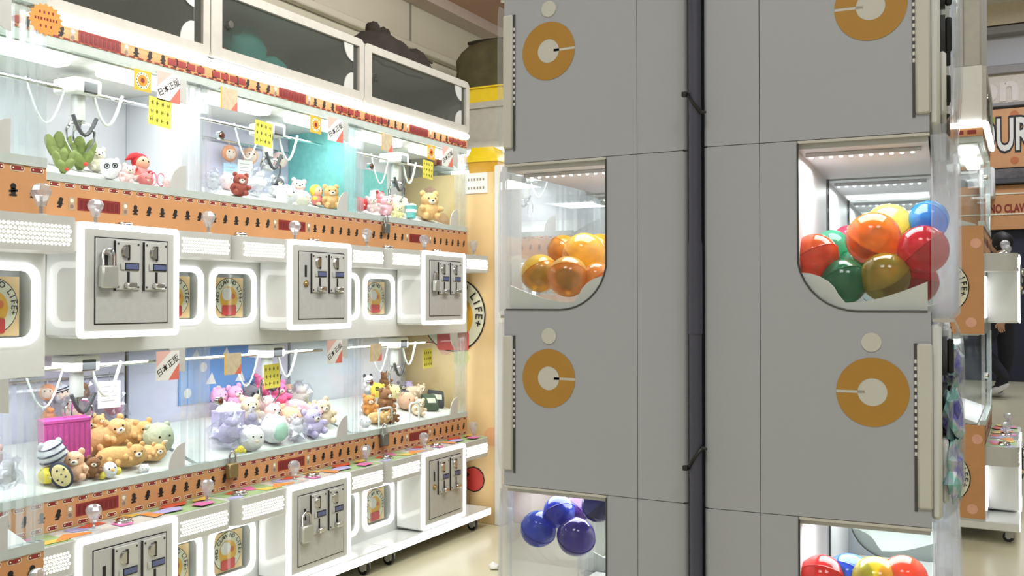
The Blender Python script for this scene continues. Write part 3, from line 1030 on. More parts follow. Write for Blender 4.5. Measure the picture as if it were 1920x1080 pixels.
# ------------------------------------------------------------------ the orange printed panel at the end of the row and what lies around it
t = thing('printed_panel', 'pale orange printed display panel closing the claw row, with a round badge', 'panel', (0, 0, 0))
b = MB().box(-2.68, -2.175, 3.86, 3.90, 0.0, 1.632, ORANGE_Y, 0.002)
rnd = random.Random(8)
for i in range(16):
    q, z = -2.66 + 0.47 * rnd.random(), 0.1 + 1.45 * rnd.random()
    b.flat(circ(q, z, 0.045, 9), 'y', 3.8594, M('faint_leaf_%d' % (i % 3), ((236, 178, 130), (206, 206, 130), (232, 176, 150))[i % 3], 0.5, var=0.05))
b.build('board', t)
b = MB()
logo(b, 3.858, -2.40, 0.967, 0.176, 'y')
b.build('badge', t, recalc=False)
b = MB()
b.flat(circ(-2.29, 0.20, 0.06, 12), 'y', 3.858, BLACK).flat(circ(-2.29, 0.20, 0.055, 12), 'y', 3.857, REDB)
b.flat([(-2.44, 0.30), (-2.42, 0.31), (-2.31, 0.22), (-2.33, 0.20)], 'y', 3.8565, BLACK)
b.flat(circ(-2.30, 0.37, 0.03, 10, 180, 360), 'y', 3.857, M('print_orange', (226, 120, 60), 0.5, var=0))
b.build('red_print', t, recalc=False)
MB().box(-2.176, -2.135, 3.85, 3.91, 0.0, 1.66, WHITE_M, 0.004).build('edge_post', t)
b = MB().box(-2.335, -2.215, 3.855, 3.859, 1.535, 1.63, PAPER)
for r_ in range(2):
    for c_ in range(6):
        xx = -2.32 + 0.016 * c_
        b.box(xx, xx + 0.008, 3.8545, 3.855, 1.60 - 0.04 * r_ - 0.006, 1.60 - 0.04 * r_ + 0.006, M('soft_brown_ink', (150, 138, 120), 0.8, var=0))
b.build('paper_note', t, smooth=False)
MB().box(-2.68, -2.14, 3.90, 4.055, 0.0, 1.628, WHITE_M).build('back_case', t)
# second board with the outlined white tube print
t = thing('print_board', 'narrow orange board with an outlined white tube print beside the grey tower', 'panel', (0, 0, 0))
b = MB().box(-2.12, -1.75, 3.94, 3.96, 0.0, 1.06, ORANGE, 0.002)
b.build('board', t)
b = MB()
for (x0, x1, z0, z1) in ((-2.105, -2.03, 0.50, 0.98), (-2.105, -2.03, 0.34, 0.48)):
    b.flat(rrect(x0 - 0.004, x1 + 0.004, z0 - 0.004, z1 + 0.004, 0.02), 'y', 3.9394, BLACK)
    b.flat(rrect(x0, x1, z0, z1, 0.018), 'y', 3.9388, PAPER)
for z in (0.60, 0.72, 0.86):
    b.box(-2.105, -2.03, 3.9378, 3.9384, z, z + 0.006, BLACK)
b.box(-2.07, -2.03, 3.9376, 3.9384, 0.63, 0.71, BLACK)
b.flat(circ(-2.09, 0.41, 0.02, 10), 'y', 3.938, YEL).flat(circ(-2.05, 0.41, 0.018, 10), 'y', 3.938, REDB)
b.build('tube_print', t, recalc=False)

# yellow box with a clear lid on the printed panel's case
YPL = M('yellow_plastic', (240, 208, 24), 0.3, var=0.03, coat=0.3)
t = thing('yellow_box', 'yellow plastic box with a glossy lid on top of the orange printed panel', 'box', (-2.29, 3.985, 1.632), R(6))
MB().prism([(-0.07, 0), (0.07, 0), (0.078, 0.062), (-0.078, 0.062)], 'y', -0.055, 0.055, M('amber_plastic', (208, 158, 20), 0.35)).build('tub', t)
b = MB().prism([(-0.082, 0.062), (0.082, 0.062), (0.076, 0.085), (0.055, 0.13), (-0.055, 0.13), (-0.076, 0.085)], 'y', -0.060, 0.060, YPL)
b.build('lid', t)
t = thing('yellow_basket', 'low yellow plastic basket on top of the white cabinet behind', 'basket', (-2.47, 4.31, 2.047))
b = MB()
o_ = lambda s_: [(-0.13 * s_, -0.09 * s_), (0.13 * s_, -0.09 * s_), (0.13 * s_, 0.09 * s_), (-0.13 * s_, 0.09 * s_)]
b.box(-0.115, 0.115, -0.08, 0.08, 0.0, 0.006, YPL)
for (x0, x1, y0, y1) in ((-0.13, 0.13, -0.09, -0.084), (-0.13, 0.13, 0.084, 0.09), (-0.13, -0.124, -0.084, 0.084), (0.124, 0.13, -0.084, 0.084)):
    b.box(x0, x1, y0, y1, 0.0, 0.072, YPL)
b.build('tub', t)
MB().frame([(p[0] * 1.08, p[1] * 1.1) for p in o_(1)], [(p[0] * 0.95, p[1] * 0.93) for p in o_(1)], 'z', 0.072, 0.080, YPL).build('rim', t)


def lumpy(cx, cy0, cz, rx, ry, rz, mat, seed, amp=0.25, p=3.0, nu=28, nv=16):
    """soft bag: rounded box with creases"""
    b = MB()
    b.ell((0, 0, 0), 1.0, mat, None, nu, nv)
    out = []
    for v in b.v:
        v = Vector(v)
        k = (abs(v.x) ** p + abs(v.y) ** p + abs(v.z) ** p) ** (1 / p)
        v = v / k
        n_ = noise.noise(v * 2.6 + Vector((seed, 0, 0))) + 0.5 * noise.noise(v * 6 + Vector((0, seed, 0)))
        v = v * (1 + amp * 0.4 * n_)
        out.append((cx + v.x * rx, cy0 + v.y * ry, cz + max(-1.0, v.z) * rz))
    b.v = out
    return b


OLIVE = M('olive_canvas', (92, 86, 58), 0.85, var=0.2, scale=12, bump=0.2)
t = thing('duffel_bag', 'big dark olive duffel bag behind the yellow basket', 'bag', (-2.46, 4.55, 2.047))
lumpy(0, 0, 0.205, 0.345, 0.12, 0.205, OLIVE, 4).build('bag_body', t)
MB().tube([(-0.24 + 0.06 * i, -0.06, 0.395 + 0.004 * math.sin(i)) for i in range(9)], 0.010, M('dark_zip', (40, 34, 24), 0.7), 6).build('zip', t)
MB().tube([(-0.30, -0.125, 0.10), (-0.1, -0.15, 0.085), (0.12, -0.15, 0.09), (0.30, -0.125, 0.10)], 0.012, M('olive_strap', (110, 100, 62), 0.8), 6).build('strap', t)
# dark jackets thrown over the storage cabinets
JK = M('dark_jacket_cloth', (44, 38, 32), 0.9, var=0.25, scale=16, bump=0.3)
n, k = 26, 9
hs = [0.0, 0.03, 0.05, 0.065, 0.075, 0.08, 0.085, 0.10, 0.13, 0.145, 0.15, 0.15, 0.145, 0.14, 0.13, 0.125, 0.12, 0.125, 0.125, 0.10, 0.075, 0.06, 0.045, 0.04, 0.03, 0.0]
b = MB()
vs, fs = [], []
for i in range(n):
    for j in range(k):
        a = PI * j / (k - 1)
        yy = 3.00 + 0.86 * i / (n - 1)
        hh = hs[i] * (1 + 0.25 * noise.noise(Vector((i * 0.7, j * 0.9, 2))))
        vs.append((-2.50 + 0.14 * math.cos(a) * (0.6 + 2.2 * min(0.15, hs[i])) + 0.02 * noise.noise(Vector((i, j, 0))), yy, 2.047 + max(0.0, hh) * max(0.0, math.sin(a)) ** 0.6))
for i in range(n - 1):
    for j in range(k - 1):
        fs.append([i * k + j, i * k + j + 1, (i + 1) * k + j + 1, (i + 1) * k + j])
b.add(vs, fs, JK)
t = thing('dark_jacket', 'heap of dark jackets lying across the two end storage cabinets', 'jacket', (0, 0, 0))
b.build('cloth', t)
MB().ell((-2.50, 3.355, 2.205), (0.034, 0.034, 0.040), JK, None, 14, 9, 0.2, 3).ell((-2.50, 3.43, 2.20), (0.034, 0.036, 0.036), JK, None, 14, 9, 0.2, 5).build('cuff', t)
MB().tube([(-2.40, 3.42, 2.07), (-2.405, 3.52, 2.12), (-2.41, 3.62, 2.14), (-2.42, 3.70, 2.13)], 0.006, M('dark_seam', (74, 66, 52), 0.8), 6).build('seam', t)
# turquoise bag inside the middle storage cabinet
t = thing('turquoise_bag', 'turquoise plastic bag standing inside the middle storage cabinet', 'bag', (-2.45, 2.53, 1.828))
TQ = M('turquoise_plastic', (70, 196, 190), 0.45, var=0.12, scale=10)
lumpy(0, 0, 0.088, 0.05, 0.085, 0.088, TQ, 9, 0.35, 2.6).build('bag_body', t)
lumpy(0.02, 0.11, 0.045, 0.05, 0.07, 0.045, TQ, 2, 0.35, 2.4).build('bag_fold', t)
MB().tube([(0.0, -0.10, 0.01), (0.0, -0.095, 0.08)], 0.007, M('orange_strip', (212, 110, 70), 0.6), 6).build('orange_edge', t)
t = MB()
t.tube([(-0.02, 0.02, 0.19), (-0.02, 0.10, 0.185), (-0.02, 0.14, 0.175), (-0.02, 0.2, 0.18), (-0.02, 0.30, 0.172), (-0.02, 0.42, 0.18)], 0.004, DGREY, 7)
tag(t.build('loose_cable', None, (-2.30, 3.05, 1.8205)), 'loose dark cable inside the end storage cabinet', 'cable')
# bits on the floor and the cable behind the casters
t = MB().ell((0, 0, 0.012), (0.022, 0.016, 0.012), PAPER, None, 12, 8, 0.6, 6)
tag(t.build('paper_scrap', None, (-1.82, 3.22, 0)), 'crumpled white paper scrap on the cream floor', 'scrap')
# printed orange sides of the machine behind the right tower
for (za, zb, zc, l1, l2) in ((0.10, 0.500, 0.27, 0.44, 0.14), (0.89, 1.355, 1.09, 1.28, 0.94)):
    b = MB().box(-0.37, 0.0, -0.006, -0.001, za, zb, ORANGE)
    for (yc, zl) in ((-0.03, l1), (-0.05, l2)):
        b.flat(circ(yc, zl, 0.022, 9), 'y', -0.0066, M('faint_leaf_2', (232, 176, 150), 0.5, var=0.05))
    logo(b, -0.0064, -0.175, zc, 0.12, 'y')
    b.build('printed_side', mB, recalc=False)
b = MB().box(-0.37, 0.0, -0.006, -0.001, 1.742, 1.776, ORANGE)
for i in range(7):
    b.box(-0.36 + 0.05 * i, -0.325 + 0.05 * i, -0.0066, -0.006, 1.750, 1.768, RED)
b.box(-0.37, 0.0, -0.012, -0.002, 1.780, 1.803, TUBE)
b.build('side_strip', mB, recalc=False)
t = thing('crate', 'tall pale grey cabinet standing on the storage cabinet behind the right tower', 'cabinet', (-0.173, 4.567, 2.046))
MB().box(-0.36, -0.005, 0.01, 0.7, 0, 0.62, M('pale_warm_grey', (186, 184, 176), 0.6), 0.006).build('case', t)
MB().box(-0.075, -0.071, 0.008, 0.011, 0.01, 0.61, BEAMC).build('seam_strip', t)

# ------------------------------------------------------------------ capsule vending towers (local: u = away from the pole, y = row depth, z up)
TG = M('tower_grey', (173, 177, 186), 0.34, var=0.012, scale=3, coat=0.15)
TGL = M('tower_light', (206, 206, 198), 0.4, var=0.01)
GOLD = M('golden_brown_print', (180, 134, 56), 0.5, var=0.03, scale=40)
GASK = M('gasket_grey', (64, 66, 68), 0.4)
INW = M('compartment_white', (220, 216, 220), 0.45, var=0.01)
COVER = G('front_cover_clear', (252, 253, 254), 0.05, 0.04, 1.3, haze=0.09, hazecol=(246, 248, 252))
UH, CW = 0.555, 0.40


def notch_poly(u0, depth, win, zb=0.303, r=0.085):
    pts = [(u0, 0.0005), (depth, 0.0005), (depth, zb), (win + r, zb)]
    pts += [(win + r - r * math.sin(R(a)), zb + r - r * math.cos(R(a))) for a in range(10, 91, 10)]
    pts += [(win, UH - 0.003), (win - 0.0005, UH - 0.0005), (u0, UH - 0.0005)]
    return pts


def make_unit(sx, depth, seam, win, bulge):
    def B():                                          # everything past the front edge is squeezed to this tower's bulge
        return MB(sx, (depth, bulge))
    t = thing('capsule_machine', '', 'vending machine')
    for (w0, w1, nm) in ((0.0, 0.008, 'side_panel'), (CW - 0.010, CW - 0.002, 'side_panel')):
        b = B()
        b.box(0.006, seam - 0.0005, w0, w1, 0.0005, UH - 0.0005, TG)
        b.cyl((0.006, w0 + 0.006, 0.0015), (0.006, w0 + 0.006, UH - 0.0015), 0.006, TG, 16)
        b.prism(notch_poly(seam + 0.0005, depth, win), 'y', w0, w1, TG)
        b.build(nm, t)
    b = B().box(0.0015, 0.006, 0.006, CW - 0.004, 0.0005, UH - 0.0005, TG)
    b.box(0.006, depth - 0.004, 0.008, CW - 0.010, 0.004, 0.285, GREYP)
    b.box(seam - 0.012, seam + 0.012, 0.0065, 0.0079, 0.002, UH - 0.002, TG)
    b.build('housing', t)
    # gasket and clear side windows
    g = B()
    zb, r = 0.303, 0.085
    path = [(win + 0.0012, -0.0003, UH - 0.004), (win + 0.0012, -0.0003, zb + r)]
    path += [(win + r - r * math.cos(R(a)), -0.0003, zb + r - r * math.sin(R(a))) for a in range(10, 91, 10)]
    path += [(depth - 0.004, -0.0003, zb)]
    g.tube(path, 0.0016, GASK, 6)
    g.build('gasket', t)
    for w0 in (0.003, CW - 0.007):
        B().box(win + 0.002, depth - 0.001, w0, w0 + 0.002, 0.300, UH - 0.004, PANE).build('side_window', t)
    # inside: white back, ceiling with a row of leds, tray with a curved lip
    b = B().box(win - 0.006, win - 0.001, 0.009, CW - 0.011, 0.295, UH - 0.006, INW)
    b.box(win - 0.001, depth - 0.002, 0.009, CW - 0.011, UH - 0.012, UH - 0.004, INW)
    b.box(win + 0.001, depth, 0.0, 0.008, UH - 0.0045, UH - 0.0005, TGL)
    b.build('compartment', t)
    b = B().box(win + 0.006, depth - 0.012, 0.050, 0.072, UH - 0.018, UH - 0.0125, INW)
    n = 11
    for i in range(n):
        uu = win + 0.014 + i * (depth - 0.024 - win - 0.014) / (n - 1)
        b.ell((uu, 0.058, UH - 0.0185), (0.0032, 0.0032, 0.002), DOTS, None, 6, 4)
    b.build('led_strip', t)
    area('compartment_light', (sx * (win + depth) / 2, 0.12, UH - 0.02), 0.16, 0.9, (1.0, 0.98, 0.97), (0, 0, 0), 0.12, t)
    b = B()
    lip = [(win + 0.002, 0.299), (depth - 0.004, 0.299), (depth - 0.004, 0.345)]
    lip += [(depth - 0.004 - (depth - win - 0.07) * i / 6, 0.345 - 0.030 * math.sin(PI / 2 * i / 6)) for i in range(1, 7)]
    lip += [(win + 0.058 - 0.056 * (1 - math.cos(R(a))), 0.316 + 0.044 * math.sin(R(a))) for a in range(15, 91, 15)]
    lip += [(win + 0.002, 0.360)]
    b.prism(lip, 'y', 0.012, 0.016, WHITE_M)
    b.box(win + 0.002, depth - 0.004, 0.016, CW - 0.012, 0.297, 0.310, WHITE_M)
    b.build('capsule_tray', t)
    # front: clear bulged cover above, vending front below
    prof = [(depth + 0.001, 0.292), (depth + 0.030, 0.292), (depth + 0.038, 0.300), (depth + 0.040, 0.34), (depth + 0.040, 0.50), (depth + 0.034, 0.535), (depth + 0.022, 0.553), (depth + 0.001, 0.553)]
    pin = [(depth + 0.0012, 0.296), (depth + 0.028, 0.296), (depth + 0.034, 0.303), (depth + 0.036, 0.34), (depth + 0.036, 0.50), (depth + 0.030, 0.532), (depth + 0.020, 0.549), (depth + 0.0012, 0.549)]
    b = B()
    b.frame(prof, pin, 'y', 0.012, CW - 0.014, COVER)
    b.prism(prof, 'y', 0.010, 0.013, COVER).prism(prof, 'y', CW - 0.016, CW - 0.013, COVER)
    co = b.build('front_cover', t)
    b = B()
    for yy in (0.014, 0.05, 0.34):
        b.box(depth + 0.033, depth + 0.0365, yy, yy + 0.006, 0.30, 0.545, EDGE)
    b.box(depth + 0.002, depth + 0.03, 0.011, 0.016, 0.288, 0.293, CHROME)
    b.build('cover_rib', co)
    fr = B().box(depth - 0.002, depth + 0.014, 0.008, CW - 0.012, 0.010, 0.285, WHITE, 0.005).build('front_door', t)
    b = B().box(depth + 0.012, depth + 0.022, 0.03, 0.20, 0.03, 0.12, WHITE_M, 0.004)
    b.box(depth + 0.012, depth + 0.027, 0.21, 0.33, 0.20, 0.275, WHITE, 0.004)
    b.build('coin_housing', fr)
    for zz in (0.235, 0.165):
        B().cyl((depth + 0.014, 0.12, zz), (depth + 0.021, 0.12, zz), 0.030, DGREY, 20).box(depth + 0.021, depth + 0.030, 0.116, 0.124, zz - 0.026, zz + 0.026, DARK, 0.002).build('dial', fr)
    # clear chute cover hanging over the vending front
    prof = [(depth + 0.036, 0.28), (depth + 0.041, 0.27), (depth + 0.043, 0.24), (depth + 0.043, 0.06), (depth + 0.036, 0.03), (depth + 0.020, 0.012), (depth + 0.014, 0.012)]
    pin = [(p[0] - 0.003, p[1]) for p in prof]
    b = B().prism(prof + pin[::-1], 'y', 0.010, CW - 0.02, COVER)
    b.build('chute_cover', fr)
    # hinge plate with a slotted edge on the side panel
    b = B().box(depth - 0.018, depth + 0.002, -0.005, 0.0005, 0.026, 0.258, TGL, 0.003)
    b.box(depth - 0.022, depth - 0.018, -0.0012, 0.0005, 0.022, 0.258, DGREY)
    for i in range(14):
        z = 0.10 + 0.010 * i
        b.box(depth - 0.0215, depth - 0.0185, -0.0016, -0.001, z, z + 0.005, WHITE_M)
    b.build('hinge_plate', t)
    # round emblem with a slit, and the small dot above it
    e = B()
    eu, ez = 0.2425, 0.187
    e.flat(circ(eu, ez, 0.0205, 24), 'y', -0.0004, TGL)
    e.flat([(eu - 0.049, ez - 0.0021), (eu - 0.010, ez - 0.0021), (eu - 0.010, ez + 0.0021), (eu - 0.049, ez + 0.0021)], 'y', -0.0004, TGL)
    nseg = 40
    da = math.degrees(math.asin(0.0021 / 0.0495)), math.degrees(math.asin(0.0021 / 0.0200))
    ov = [(eu + 0.0495 * math.cos(R(180 + da[0] + (360 - 2 * da[0]) * i / nseg)), -0.0007, ez + 0.0495 * math.sin(R(180 + da[0] + (360 - 2 * da[0]) * i / nseg))) for i in range(nseg + 1)]
    iv = [(eu + 0.0200 * math.cos(R(180 + da[1] + (360 - 2 * da[1]) * i / nseg)), -0.0007, ez + 0.0200 * math.sin(R(180 + da[1] + (360 - 2 * da[1]) * i / nseg))) for i in range(nseg + 1)]
    e.add(ov + iv, [[i, i + 1, nseg + 2 + i, nseg + 1 + i] for i in range(nseg)], GOLD)
    e.build('emblem', t, smooth=False, recalc=False)['label'] = 'golden brown ring with a slit'
    e = B()
    e.cyl((eu - 0.001, 0.0, 0.2585), (eu - 0.001, -0.0015, 0.2585), 0.0137, TGL, 24)
    e.build('round_plug', t)
    return t


TIER = ['bottom', 'middle', 'top']
NTH = ['first', 'second', 'third', 'fourth']


def tower(sx, depth, seam, win, loc, rz, cols, side, bulge):
    u0 = make_unit(sx, depth, seam, win, bulge)
    first = True
    Mx = Matrix.Translation(loc) @ Matrix.Rotation(rz, 4, 'Z')
    for c_ in range(cols):
        p = Mx @ Vector((sx * (0.032 if c_ and sx < 0 else 0.0), c_ * (CW + 0.008), 0))
        base = thing('tower_base', 'dark base under the %s column of the %s capsule tower' % (NTH[c_], side), 'base', (p.x, p.y, 0), rz, 'bases of the capsule towers')
        MB(sx).box(0.01, depth - 0.01, 0.01, CW - 0.012, 0, 0.157, DGREY, 0.006).box(0.006, depth - 0.004, 0.004, CW - 0.006, 0.150, 0.158, STEEL).build('plinth', base)
        for lv in range(3):
            o = u0 if first else copy_tree(u0)
            first = False
            place(o, (p.x, p.y, 0.158 + lv * UH), rz, 'grey capsule machine, %s tier, %s column of the %s tower' % (TIER[lv], NTH[c_], side), 'grey capsule machines of the two towers')
    return Mx


LT = tower(-1, 0.328, 0.083, 0.136, (-0.474, 1.455, 0), 0, 2, 'left', 0.45)
RT = tower(1, 0.3196, 0.0847, 0.139, (-0.4413, 1.4375, 0), R(4), 4, 'right', 1.0)

# dark conduit pole in the gap, with two cable ties
t = thing('conduit_pole', 'dark blue grey conduit pole standing between the two grey towers', 'pole', (-0.4525, 1.430, 0))
PIPE = M('conduit_blue_grey', (70, 71, 88), 0.5, var=0.06, scale=6)
MB().cyl((0, 0, 0), (0, 0, 2.6), 0.0095, PIPE, 20).build('pipe', t)
MB().cyl((0, 0, 0.98), (0, 0, 1.12), 0.0108, PIPE, 20).build('coupling', t)
MB().cyl((0, 0, 0), (0, 0, 0.012), 0.02, DGREY, 20).build('foot_flange', t)
for (z, tl) in ((1.335, 0.20), (0.79, -0.22)):
    b = MB()
    pts = [(0.0115 * math.cos(2 * PI * i / 20), 0.0115 * math.sin(2 * PI * i / 20), z - 1.1 * tl * 0.0115 * math.cos(2 * PI * i / 20) * 6) for i in range(20)]
    b.tube(pts, 0.0026, DARK, 6, None, True)
    b.tube([(0.011, -0.004, z - 0.075 * tl * 1.0), (0.019, -0.006, z - 0.075 * tl - 0.001)], [0.003, 0.0018], DARK, 6)
    b.box(-0.018, -0.010, -0.012, -0.004, z + 0.070 * tl - 0.004, z + 0.070 * tl + 0.004, DARK, 0.001)
    b.build('cable_tie', t)
# capsules
CAPS = {}


def cap_mat(rgb):
    """tinted translucent shell"""
    k = 'capsule_%d_%d_%d' % rgb
    if k in MATS:
        return MATS[k]
    m = bpy.data.materials.new(k)
    m.use_nodes = True
    nt = m.node_tree
    nt.nodes.clear()
    out = nt.nodes.new('ShaderNodeOutputMaterial')
    col = lin(rgb) + (1,)
    tc = nt.nodes.new('ShaderNodeTexCoord')
    n = nt.nodes.new('ShaderNodeTexNoise')
    n.inputs['Scale'].default_value = 38
    nt.links.new(tc.outputs['Object'], n.inputs['Vector'])
    rp = nt.nodes.new('ShaderNodeValToRGB')
    rp.color_ramp.elements[0].position = 0.35
    rp.color_ramp.elements[1].position = 0.65
    rp.color_ramp.elements[0].color = tuple(x * 0.72 for x in col[:3]) + (1,)
    rp.color_ramp.elements[1].color = col
    nt.links.new(n.outputs['Fac'], rp.inputs['Fac'])
    df = nt.nodes.new('ShaderNodeBsdfDiffuse')
    tl = nt.nodes.new('ShaderNodeBsdfTranslucent')
    tr = nt.nodes.new('ShaderNodeBsdfTransparent')
    nt.links.new(rp.outputs[0], df.inputs[0])
    nt.links.new(rp.outputs[0], tl.inputs[0])
    tr.inputs[0].default_value = tuple(min(1, x * 1.15) for x in col[:3]) + (1,)
    a = nt.nodes.new('ShaderNodeMixShader')
    a.inputs[0].default_value = 0.45
    nt.links.new(df.outputs[0], a.inputs[1])
    nt.links.new(tl.outputs[0], a.inputs[2])
    c_ = nt.nodes.new('ShaderNodeMixShader')
    c_.inputs[0].default_value = 0.45
    nt.links.new(a.outputs[0], c_.inputs[1])
    nt.links.new(tr.outputs[0], c_.inputs[2])
    gl = nt.nodes.new('ShaderNodeBsdfGlossy')
    gl.inputs['Roughness'].default_value = 0.06
    lw = nt.nodes.new('ShaderNodeLayerWeight')
    pw = nt.nodes.new('ShaderNodeMath')
    pw.operation = 'POWER'
    pw.inputs[1].default_value = 4.0
    ad = nt.nodes.new('ShaderNodeMath')
    ad.operation = 'MULTIPLY_ADD'
    ad.inputs[1].default_value = 0.6
    ad.inputs[2].default_value = 0.05
    nt.links.new(lw.outputs['Facing'], pw.inputs[0])
    nt.links.new(pw.outputs[0], ad.inputs[0])
    d = nt.nodes.new('ShaderNodeMixShader')
    nt.links.new(ad.outputs[0], d.inputs[0])
    nt.links.new(c_.outputs[0], d.inputs[1])
    nt.links.new(gl.outputs[0], d.inputs[2])
    nt.links.new(d.outputs[0], out.inputs[0])
    MATS[k] = m
    return m


def capsule(Mx, u, wd, z, r, top, bot, label, group, tilt=(0.3, 0.2), fill=None):
    p = Mx @ Vector((u, wd, z))
    t = thing('capsule', label, 'capsule', p, 0, group)
    t.rotation_euler = (tilt[0], tilt[1], 0)
    n = 9
    up = [(r * math.cos(PI / 2 * i / n), r * math.sin(PI / 2 * i / n)) for i in range(n + 1)]
    up[-1] = (0.0004, r)
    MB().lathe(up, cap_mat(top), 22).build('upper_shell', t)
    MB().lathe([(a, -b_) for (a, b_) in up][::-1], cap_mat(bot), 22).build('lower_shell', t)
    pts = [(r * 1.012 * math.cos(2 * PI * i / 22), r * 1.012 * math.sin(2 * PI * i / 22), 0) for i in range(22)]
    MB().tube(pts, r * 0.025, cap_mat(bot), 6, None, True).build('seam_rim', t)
    if fill:
        b = MB()
        b.ell((0, 0, -r * 0.1), (r * 0.62, r * 0.55, r * 0.6), M('capsule_prize_%d_%d_%d' % fill, fill, 0.7, var=0.3, scale=60), None, 10, 7, 0.5, int(u * 999))
        b.build('prize', t)
    return t


# tower, distance from the pole, depth in the row, height, radius
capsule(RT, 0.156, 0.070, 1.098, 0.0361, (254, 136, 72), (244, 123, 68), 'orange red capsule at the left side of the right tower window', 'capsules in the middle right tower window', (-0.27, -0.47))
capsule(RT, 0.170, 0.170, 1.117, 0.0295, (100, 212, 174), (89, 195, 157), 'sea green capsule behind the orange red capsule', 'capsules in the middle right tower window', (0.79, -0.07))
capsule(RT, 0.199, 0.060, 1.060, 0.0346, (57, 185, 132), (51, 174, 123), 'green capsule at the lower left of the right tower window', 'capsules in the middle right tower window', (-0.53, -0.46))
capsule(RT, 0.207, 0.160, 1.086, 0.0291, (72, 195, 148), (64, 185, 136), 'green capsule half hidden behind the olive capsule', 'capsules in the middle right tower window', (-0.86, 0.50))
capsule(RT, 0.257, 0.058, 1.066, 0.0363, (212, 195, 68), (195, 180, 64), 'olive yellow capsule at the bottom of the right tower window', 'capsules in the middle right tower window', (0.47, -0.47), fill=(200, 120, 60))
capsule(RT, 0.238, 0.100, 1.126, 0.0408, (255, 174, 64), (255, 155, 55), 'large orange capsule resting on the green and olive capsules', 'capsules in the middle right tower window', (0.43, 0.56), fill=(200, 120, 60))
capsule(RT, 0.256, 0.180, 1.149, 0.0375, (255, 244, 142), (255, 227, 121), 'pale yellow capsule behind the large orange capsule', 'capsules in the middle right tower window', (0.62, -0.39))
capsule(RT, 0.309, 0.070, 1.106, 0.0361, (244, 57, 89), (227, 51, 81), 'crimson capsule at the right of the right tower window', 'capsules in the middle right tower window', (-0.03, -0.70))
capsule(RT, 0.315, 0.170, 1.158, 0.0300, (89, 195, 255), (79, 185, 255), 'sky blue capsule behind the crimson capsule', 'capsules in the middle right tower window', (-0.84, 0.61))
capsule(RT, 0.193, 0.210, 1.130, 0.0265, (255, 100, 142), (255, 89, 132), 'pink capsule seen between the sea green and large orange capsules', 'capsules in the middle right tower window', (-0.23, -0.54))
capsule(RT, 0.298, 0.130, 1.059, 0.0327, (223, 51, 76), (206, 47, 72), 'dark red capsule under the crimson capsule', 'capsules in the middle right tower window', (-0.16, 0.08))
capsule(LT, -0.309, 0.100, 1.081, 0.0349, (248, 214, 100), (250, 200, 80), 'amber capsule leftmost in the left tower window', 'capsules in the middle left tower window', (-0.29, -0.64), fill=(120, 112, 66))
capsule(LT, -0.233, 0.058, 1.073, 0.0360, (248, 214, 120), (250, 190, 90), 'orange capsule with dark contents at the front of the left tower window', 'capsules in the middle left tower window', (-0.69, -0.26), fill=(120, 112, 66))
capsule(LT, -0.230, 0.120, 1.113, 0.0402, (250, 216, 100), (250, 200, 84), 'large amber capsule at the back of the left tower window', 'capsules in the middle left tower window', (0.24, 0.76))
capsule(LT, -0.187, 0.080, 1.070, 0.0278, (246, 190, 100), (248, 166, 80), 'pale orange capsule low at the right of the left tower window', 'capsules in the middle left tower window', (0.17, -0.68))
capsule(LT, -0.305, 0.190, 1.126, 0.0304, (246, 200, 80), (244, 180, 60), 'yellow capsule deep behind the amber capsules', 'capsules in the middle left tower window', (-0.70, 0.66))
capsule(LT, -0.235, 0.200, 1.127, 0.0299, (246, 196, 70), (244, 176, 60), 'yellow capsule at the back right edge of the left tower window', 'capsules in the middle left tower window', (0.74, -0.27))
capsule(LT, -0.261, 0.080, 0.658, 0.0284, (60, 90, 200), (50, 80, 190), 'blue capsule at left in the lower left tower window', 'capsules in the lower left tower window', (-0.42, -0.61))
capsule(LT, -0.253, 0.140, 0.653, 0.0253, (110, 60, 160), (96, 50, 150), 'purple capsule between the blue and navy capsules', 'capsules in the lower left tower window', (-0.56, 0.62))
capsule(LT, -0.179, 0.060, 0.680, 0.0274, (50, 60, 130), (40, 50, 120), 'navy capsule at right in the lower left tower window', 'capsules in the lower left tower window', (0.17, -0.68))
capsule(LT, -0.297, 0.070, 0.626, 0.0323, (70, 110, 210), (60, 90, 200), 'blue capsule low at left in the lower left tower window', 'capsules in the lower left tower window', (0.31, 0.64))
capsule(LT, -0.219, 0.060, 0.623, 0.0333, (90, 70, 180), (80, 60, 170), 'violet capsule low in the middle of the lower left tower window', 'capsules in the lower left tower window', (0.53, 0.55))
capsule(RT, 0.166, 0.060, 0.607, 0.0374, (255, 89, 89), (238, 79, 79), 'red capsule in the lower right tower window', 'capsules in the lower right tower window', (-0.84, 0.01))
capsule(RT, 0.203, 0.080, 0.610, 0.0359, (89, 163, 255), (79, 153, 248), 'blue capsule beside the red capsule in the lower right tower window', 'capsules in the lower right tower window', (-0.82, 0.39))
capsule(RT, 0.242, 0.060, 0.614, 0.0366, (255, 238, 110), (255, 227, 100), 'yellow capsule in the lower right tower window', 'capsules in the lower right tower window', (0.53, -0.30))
capsule(RT, 0.280, 0.070, 0.619, 0.0348, (255, 142, 110), (255, 132, 100), 'coral capsule beside the yellow capsule in the lower right tower window', 'capsules in the lower right tower window', (0.52, 0.26))

